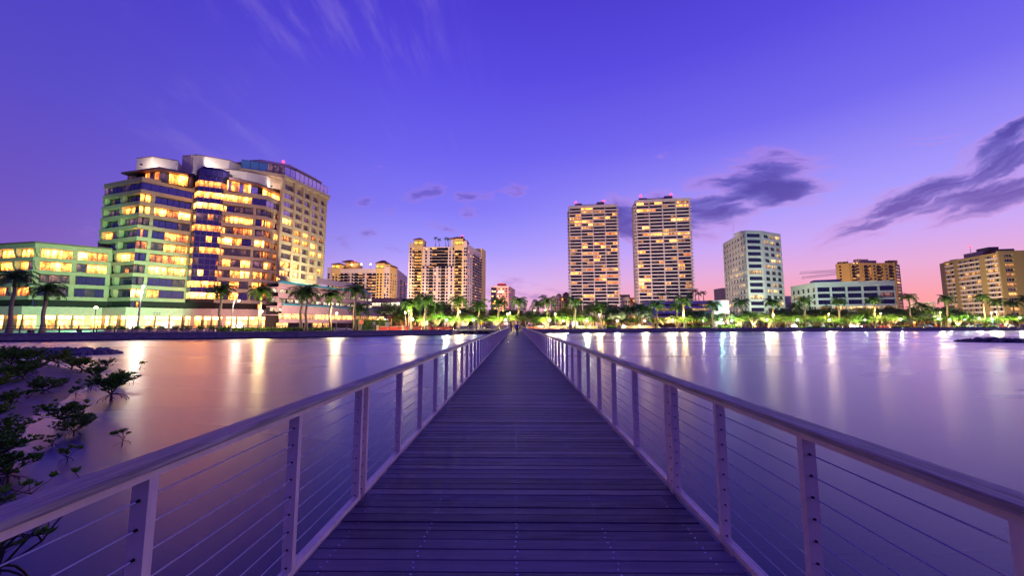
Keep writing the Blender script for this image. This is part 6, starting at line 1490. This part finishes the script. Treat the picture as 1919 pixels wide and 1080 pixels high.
# ---- signs
def sign(px, py, D, label, face, w_=.55, h_=.7, shape='box'):
    p_ = col_at(px, D); z = z_at(px, py, D); r = thing('road_sign', label, 'sign', (p_.x, p_.y, LZ)); part(r, 'post', M_galv, lambda mb: mb.tube([(p_.x, p_.y, LZ), (p_.x, p_.y, z)], .04, 6))
    if shape == 'round': part(r, 'sign_face', face, lambda mb: mb.tube([(p_.x, p_.y - .08, z), (p_.x, p_.y - .045, z)], w_ * .6, 12))
    elif shape == 'diamond': part(r, 'sign_face', face, lambda mb: mb.hexa([(p_.x, p_.y - .08, z - w_), (p_.x + w_, p_.y - .08, z), (p_.x, p_.y - .08, z + w_), (p_.x - w_, p_.y - .08, z), (p_.x, p_.y - .05, z - w_), (p_.x + w_, p_.y - .05, z), (p_.x, p_.y - .05, z + w_), (p_.x - w_, p_.y - .05, z)]))
    else: part(r, 'sign_face', face, lambda mb: mb.box(p_.x - w_ / 2, p_.x + w_ / 2, p_.y - .08, p_.y - .045, z - h_ / 2, z + h_ / 2))
M_sw = mat('sign_white', rgb(225, 215, 210), .5); M_sy = mat('sign_yellow', rgb(230, 200, 40), .5); M_sb = mat('sign_blue', rgb(50, 40, 170), .5); M_sp = mat('sign_pink', rgb(225, 120, 110), .5)
sign(677.5, 604, shore_d(677, 5), 'round pink and white road sign on a thin post before the tall hedge', M_sp, .8, .8, 'round'); sign(701, 607, shore_d(701, 5), 'small pale road sign before the tall hedge', M_sw); sign(727, 608, shore_d(727, 6), 'square white sign beside the salmon arcade', M_sw, 1.1, .9); sign(800, 606, shore_d(800, 5), 'upright white notice board by the pale palm trunk', M_sw, .6, 1.1)
sign(902, 606, shore_d(902, 6), 'yellow diamond sign near the pier', M_sy, .45, .45, 'diamond'); sign(926, 606, shore_d(926, 6), 'yellow sign near the head of the boardwalk', M_sy, .4, .5, 'box')
p_ = col_at(81.5, shore_d(81, 8)); r = thing('banner_sign', 'blue vertical banner sign behind the second palm trunk', 'sign', (p_.x, p_.y, LZ)); part(r, 'post', M_galv, lambda mb: mb.tube([(p_.x - .35, p_.y, LZ), (p_.x - .35, p_.y, LZ + 3.0)], .05, 6)); 
for i, s_ in enumerate((.42, .34, .36, .4)): part(r, 'blue_letter_panel', M_sb, lambda mb: mb.box(p_.x - s_ / 2, p_.x + s_ / 2, p_.y - .04, p_.y + .04, LZ + 1.0 + i * .45, LZ + 1.32 + i * .45))
# ---- cars parked at the right, and two with their headlights on
def car_meshes(color, name):
    M_c = mat('car_paint_' + name, color, .3, spec=.6); mb = MB(); 
    b = [(-2.15, .35), (2.15, .35), (2.2, .75), (1.95, .92), (1.1, 1.0), (.55, 1.42), (-1.0, 1.45), (-1.75, 1.0), (-2.15, .92)]
    n = len(b); mb.v += [(x, -.88, z) for x, z in b] + [(x, .88, z) for x, z in b]; mb.f += [tuple(range(n)), tuple(n + i for i in reversed(range(n)))] + [(i, n + i, n + (i + 1) % n, (i + 1) % n) for i in range(n)]; mb.mi += [0] * (n + 2); body = mb.mesh('body', M_c)
    mb = MB(); 
    for y_ in (-.885, .88): mb.hexa([(-1.55, y_, 1.02), (.95, y_, 1.02), (.5, y_, 1.36), (-1.0, y_, 1.38), (-1.55, y_ + .006, 1.02), (.95, y_ + .006, 1.02), (.5, y_ + .006, 1.36), (-1.0, y_ + .006, 1.38)])
    win = mb.mesh('side_window', G_dark); mb = MB(); mb.tube([(0, -.1, 0), (0, .1, 0)], .33, 12); wh = mb.mesh('wheel', mat('tyre', (.02, .02, .02, 1), .8)); return body, win, wh
CARM = [car_meshes(rgb(200, 196, 200), 'silver'), car_meshes(rgb(150, 30, 36), 'red'), car_meshes(rgb(40, 40, 50), 'black'), car_meshes(rgb(60, 70, 120), 'blue')]
mb = MB(); mb.box(2.12, 2.2, -.8, -.5, .62, .78); mb.box(2.12, 2.2, .5, .8, .62, .78); HL = mb.mesh('headlight', mat('headlight_on', rgb(255, 250, 235), .4, emit=rgb(255, 240, 210), estr=60)); HO = mb.mesh('headlight', M_sw)
def car(px, ex, k, label, rz, on=False):
    D = shore_d(px, ex); p_ = col_at(px, D); r = thing('parked_car', label, 'car', (p_.x, p_.y, LZ + .025), rz=0, group='cars on the waterfront road'); c, s_ = math.cos(rz), math.sin(rz)
    for nm_, me in (('body', CARM[k][0]), ('side_window', CARM[k][1]), ('headlight', HL if on else HO)): o = link(nm_, me, r, (p_.x, p_.y, LZ + .025), rz)
    for x, y in ((-1.35, -.82), (-1.35, .82), (1.35, -.82), (1.35, .82)): link('wheel', CARM[k][2], r, (p_.x + c * x - s_ * y, p_.y + s_ * x + c * y, LZ + .355), rz)
    if on:
        ld = bpy.data.lights.new('headlight_beam', 'POINT'); ld.energy = 500; ld.color = (1, .93, .78); ld.shadow_soft_size = .15; lo = bpy.data.objects.new('headlight_beam', ld); COL.objects.link(lo); lo.parent = r; lo.location = (c * 2.6, s_ * 2.6, .9)
car(1484, 14, 0, 'silver car with headlights on beneath the gridded office', -1.9, True); car(1592, 13, 0, 'pale car with very bright headlights before the low white office', -1.9, True); car(1605, 15, 2, 'dark car with headlights on beside the very bright one', -1.9, True)
for i, (px, k) in enumerate(((1626, 1), (1722, 2), (1735, 3), (1798, 2), (1814, 0), (1832, 3), (1853, 0), (1874, 1), (1893, 0), (1908, 2))):
    car(px, 14.5, k, '%s car parked %s' % (('silver', 'red', 'black', 'blue')[k], ('behind the clipped round trees', 'under the orange lamp', 'just past the orange lamp', 'before the ochre flats, first in the row', 'before the ochre flats, second in the row', 'before the ochre flats, third in the row', 'before the ochre flats, fourth in the row', 'before the ochre flats, fifth in the row', 'before the ochre flats, sixth in the row', 'before the ochre flats, last in the row')[i]), 0.18 + (math.pi if i % 2 else 0))
# ---- two people at the far end of the boardwalk
def person(loc, H, yaw, pose, m_skin, m_top, m_leg, m_hair, label, cat='person'):
    r = thing('person', label, cat, loc, rz=yaw); s_ = H / 1.75
    J = pose; names = list(J); edges = [('pelvis', 'belly'), ('belly', 'chest'), ('chest', 'neck'), ('neck', 'head'), ('head', 'crown')]
    for sd in 'LR': edges += [('chest', 'sh' + sd), ('sh' + sd, 'el' + sd), ('el' + sd, 'wr' + sd), ('wr' + sd, 'ha' + sd), ('pelvis', 'hip' + sd), ('hip' + sd, 'kn' + sd), ('kn' + sd, 'an' + sd), ('an' + sd, 'toe' + sd)]
    rad = {'pelvis': .14, 'belly': .125, 'chest': .15, 'neck': .055, 'head': .088, 'crown': .085, 'sh': .062, 'el': .042, 'wr': .03, 'ha': .032, 'hip': .088, 'kn': .058, 'an': .04, 'toe': .038}
    me = bpy.data.meshes.new('body'); me.from_pydata([Vector(J[n_]) * s_ for n_ in names], [(names.index(a), names.index(b)) for a, b in edges], []); o = bpy.data.objects.new('body', me); COL.objects.link(o)
    md = o.modifiers.new('skin', 'SKIN'); sv = me.skin_vertices[0].data
    for i, n_ in enumerate(names):
        q = rad.get(n_, rad.get(n_[:-1], .05)) * s_; sv[i].radius = (q, q * (.8 if n_ in ('chest', 'belly', 'pelvis') else 1)); sv[i].use_root = n_ == 'pelvis'
    sb = o.modifiers.new('sub', 'SUBSURF'); sb.levels = 1; sb.render_levels = 1
    dg = bpy.context.evaluated_depsgraph_get(); m2 = bpy.data.meshes.new_from_object(o.evaluated_get(dg)); bpy.data.objects.remove(o)
    m2.name = 'body'; m2.materials.clear()
    for q in (m_skin, m_top, m_leg, m_hair): m2.materials.append(q)
    for p_ in m2.polygons:
        c = p_.center / s_; p_.use_smooth = True
        p_.material_index = 0 if (c.z > 1.42 or (abs(c.x) > .2 and c.z < .86)) else (1 if c.z > .92 else 2)
    link('body', m2, r, loc)
    mb = MB(); hd = Vector(J['crown']) * s_; mb.ball(hd + Vector((0, .015 * s_, .02 * s_)), .105 * s_, 10, 7, sq=(1, 1.05, .9)); link('hair', mb.mesh('hair', m_hair, True), r, loc)
    mb = MB(); hf = (Vector(J['head']) * .5 + Vector(J['crown']) * .5) * s_
    mb.tube([hf + Vector((0, -.085 * s_, .01)), hf + Vector((0, -.115 * s_, -.02))], [.01, .016], 5); link('nose', mb.mesh('nose', m_skin), r, loc)
    mb = MB()
    for sd in (-1, 1):
        side = 'L' if sd < 0 else 'R'; h0 = Vector(J['ha' + side]) * s_
        for k in range(4): mb.tube([h0 + Vector(((k - 1.5) * .018 * s_, 0, 0)), h0 + Vector(((k - 1.5) * .02 * s_, -.02, -(.05 + .01 * (k in (1, 2))) * s_)), h0 + Vector(((k - 1.5) * .02 * s_, -.035, -.085 * s_))], [.009, .008, .006], 5)
        mb.tube([h0 + Vector((-sd * .03 * s_, 0, .02)), h0 + Vector((-sd * .05 * s_, -.02, -.03 * s_))], [.01, .007], 5)
    link('fingers', mb.mesh('fingers', m_skin), r, loc, kind='stuff')
    return r
M_skin = mat('skin', rgb(170, 120, 96), .5)
walk_pose = dict(pelvis=(0, 0, .93), belly=(0, 0, 1.08), chest=(0, .01, 1.30), neck=(0, 0, 1.47), head=(0, -.02, 1.57), crown=(0, -.01, 1.67), shL=(-.19, 0, 1.38), elL=(-.25, .12, 1.12), wrL=(-.24, .06, .90), haL=(-.24, .03, .82), shR=(.19, 0, 1.38), elR=(.25, -.08, 1.12), wrR=(.25, -.22, .95), haR=(.25, -.27, .88),
                 hipL=(-.09, 0, .88), knL=(-.1, -.18, .5), anL=(-.1, -.16, .09), toeL=(-.1, -.32, .04), hipR=(.09, 0, .88), knR=(.1, .08, .48), anR=(.1, .30, .13), toeR=(.1, .2, .035))
lean_pose = dict(walk_pose); lean_pose.update(belly=(0, -.05, 1.06), chest=(0, -.16, 1.24), neck=(0, -.24, 1.38), head=(0, -.30, 1.47), crown=(0, -.34, 1.56), shL=(-.19, -.16, 1.31), elL=(-.23, -.30, 1.08), wrL=(-.12, -.46, 1.07), haL=(-.06, -.50, 1.07), shR=(.19, -.16, 1.31), elR=(.23, -.30, 1.08), wrR=(.12, -.46, 1.07), haR=(.06, -.50, 1.07), knL=(-.1, -.03, .5), anL=(-.1, .02, .09), toeL=(-.1, -.14, .04), knR=(.1, .02, .5), anR=(.1, .1, .09), toeR=(.1, -.05, .04))
px_ = col_at(969.5, 51.0)
pr_ = person((px_.x, 51.0, DZ), 1.86, 0.15, walk_pose, M_skin, mat('blue_jacket', rgb(40, 40, 150), .7), mat('dark_trousers', rgb(30, 28, 50), .8), mat('dark_hair', rgb(20, 16, 20), .7), 'person in a blue jacket walking on the far part of the boardwalk')
mb = MB(); mb.ball((px_.x, 51.02, DZ + 1.80), .145, 12, 6, sq=(1.05, 1.15, .22)); mb.ball((px_.x, 51.02, DZ + 1.84), .10, 10, 6, sq=(1, 1, .9)); o = mb.build('hat', MATS['dark_hair'], pr_)
person((-1.0, 84.0, DZ), 1.6, -1.45, lean_pose, M_skin, mat('black_coat', rgb(26, 20, 40), .8), MATS['dark_trousers'], MATS['dark_hair'], 'person in dark clothes leaning on the railing at the far end')
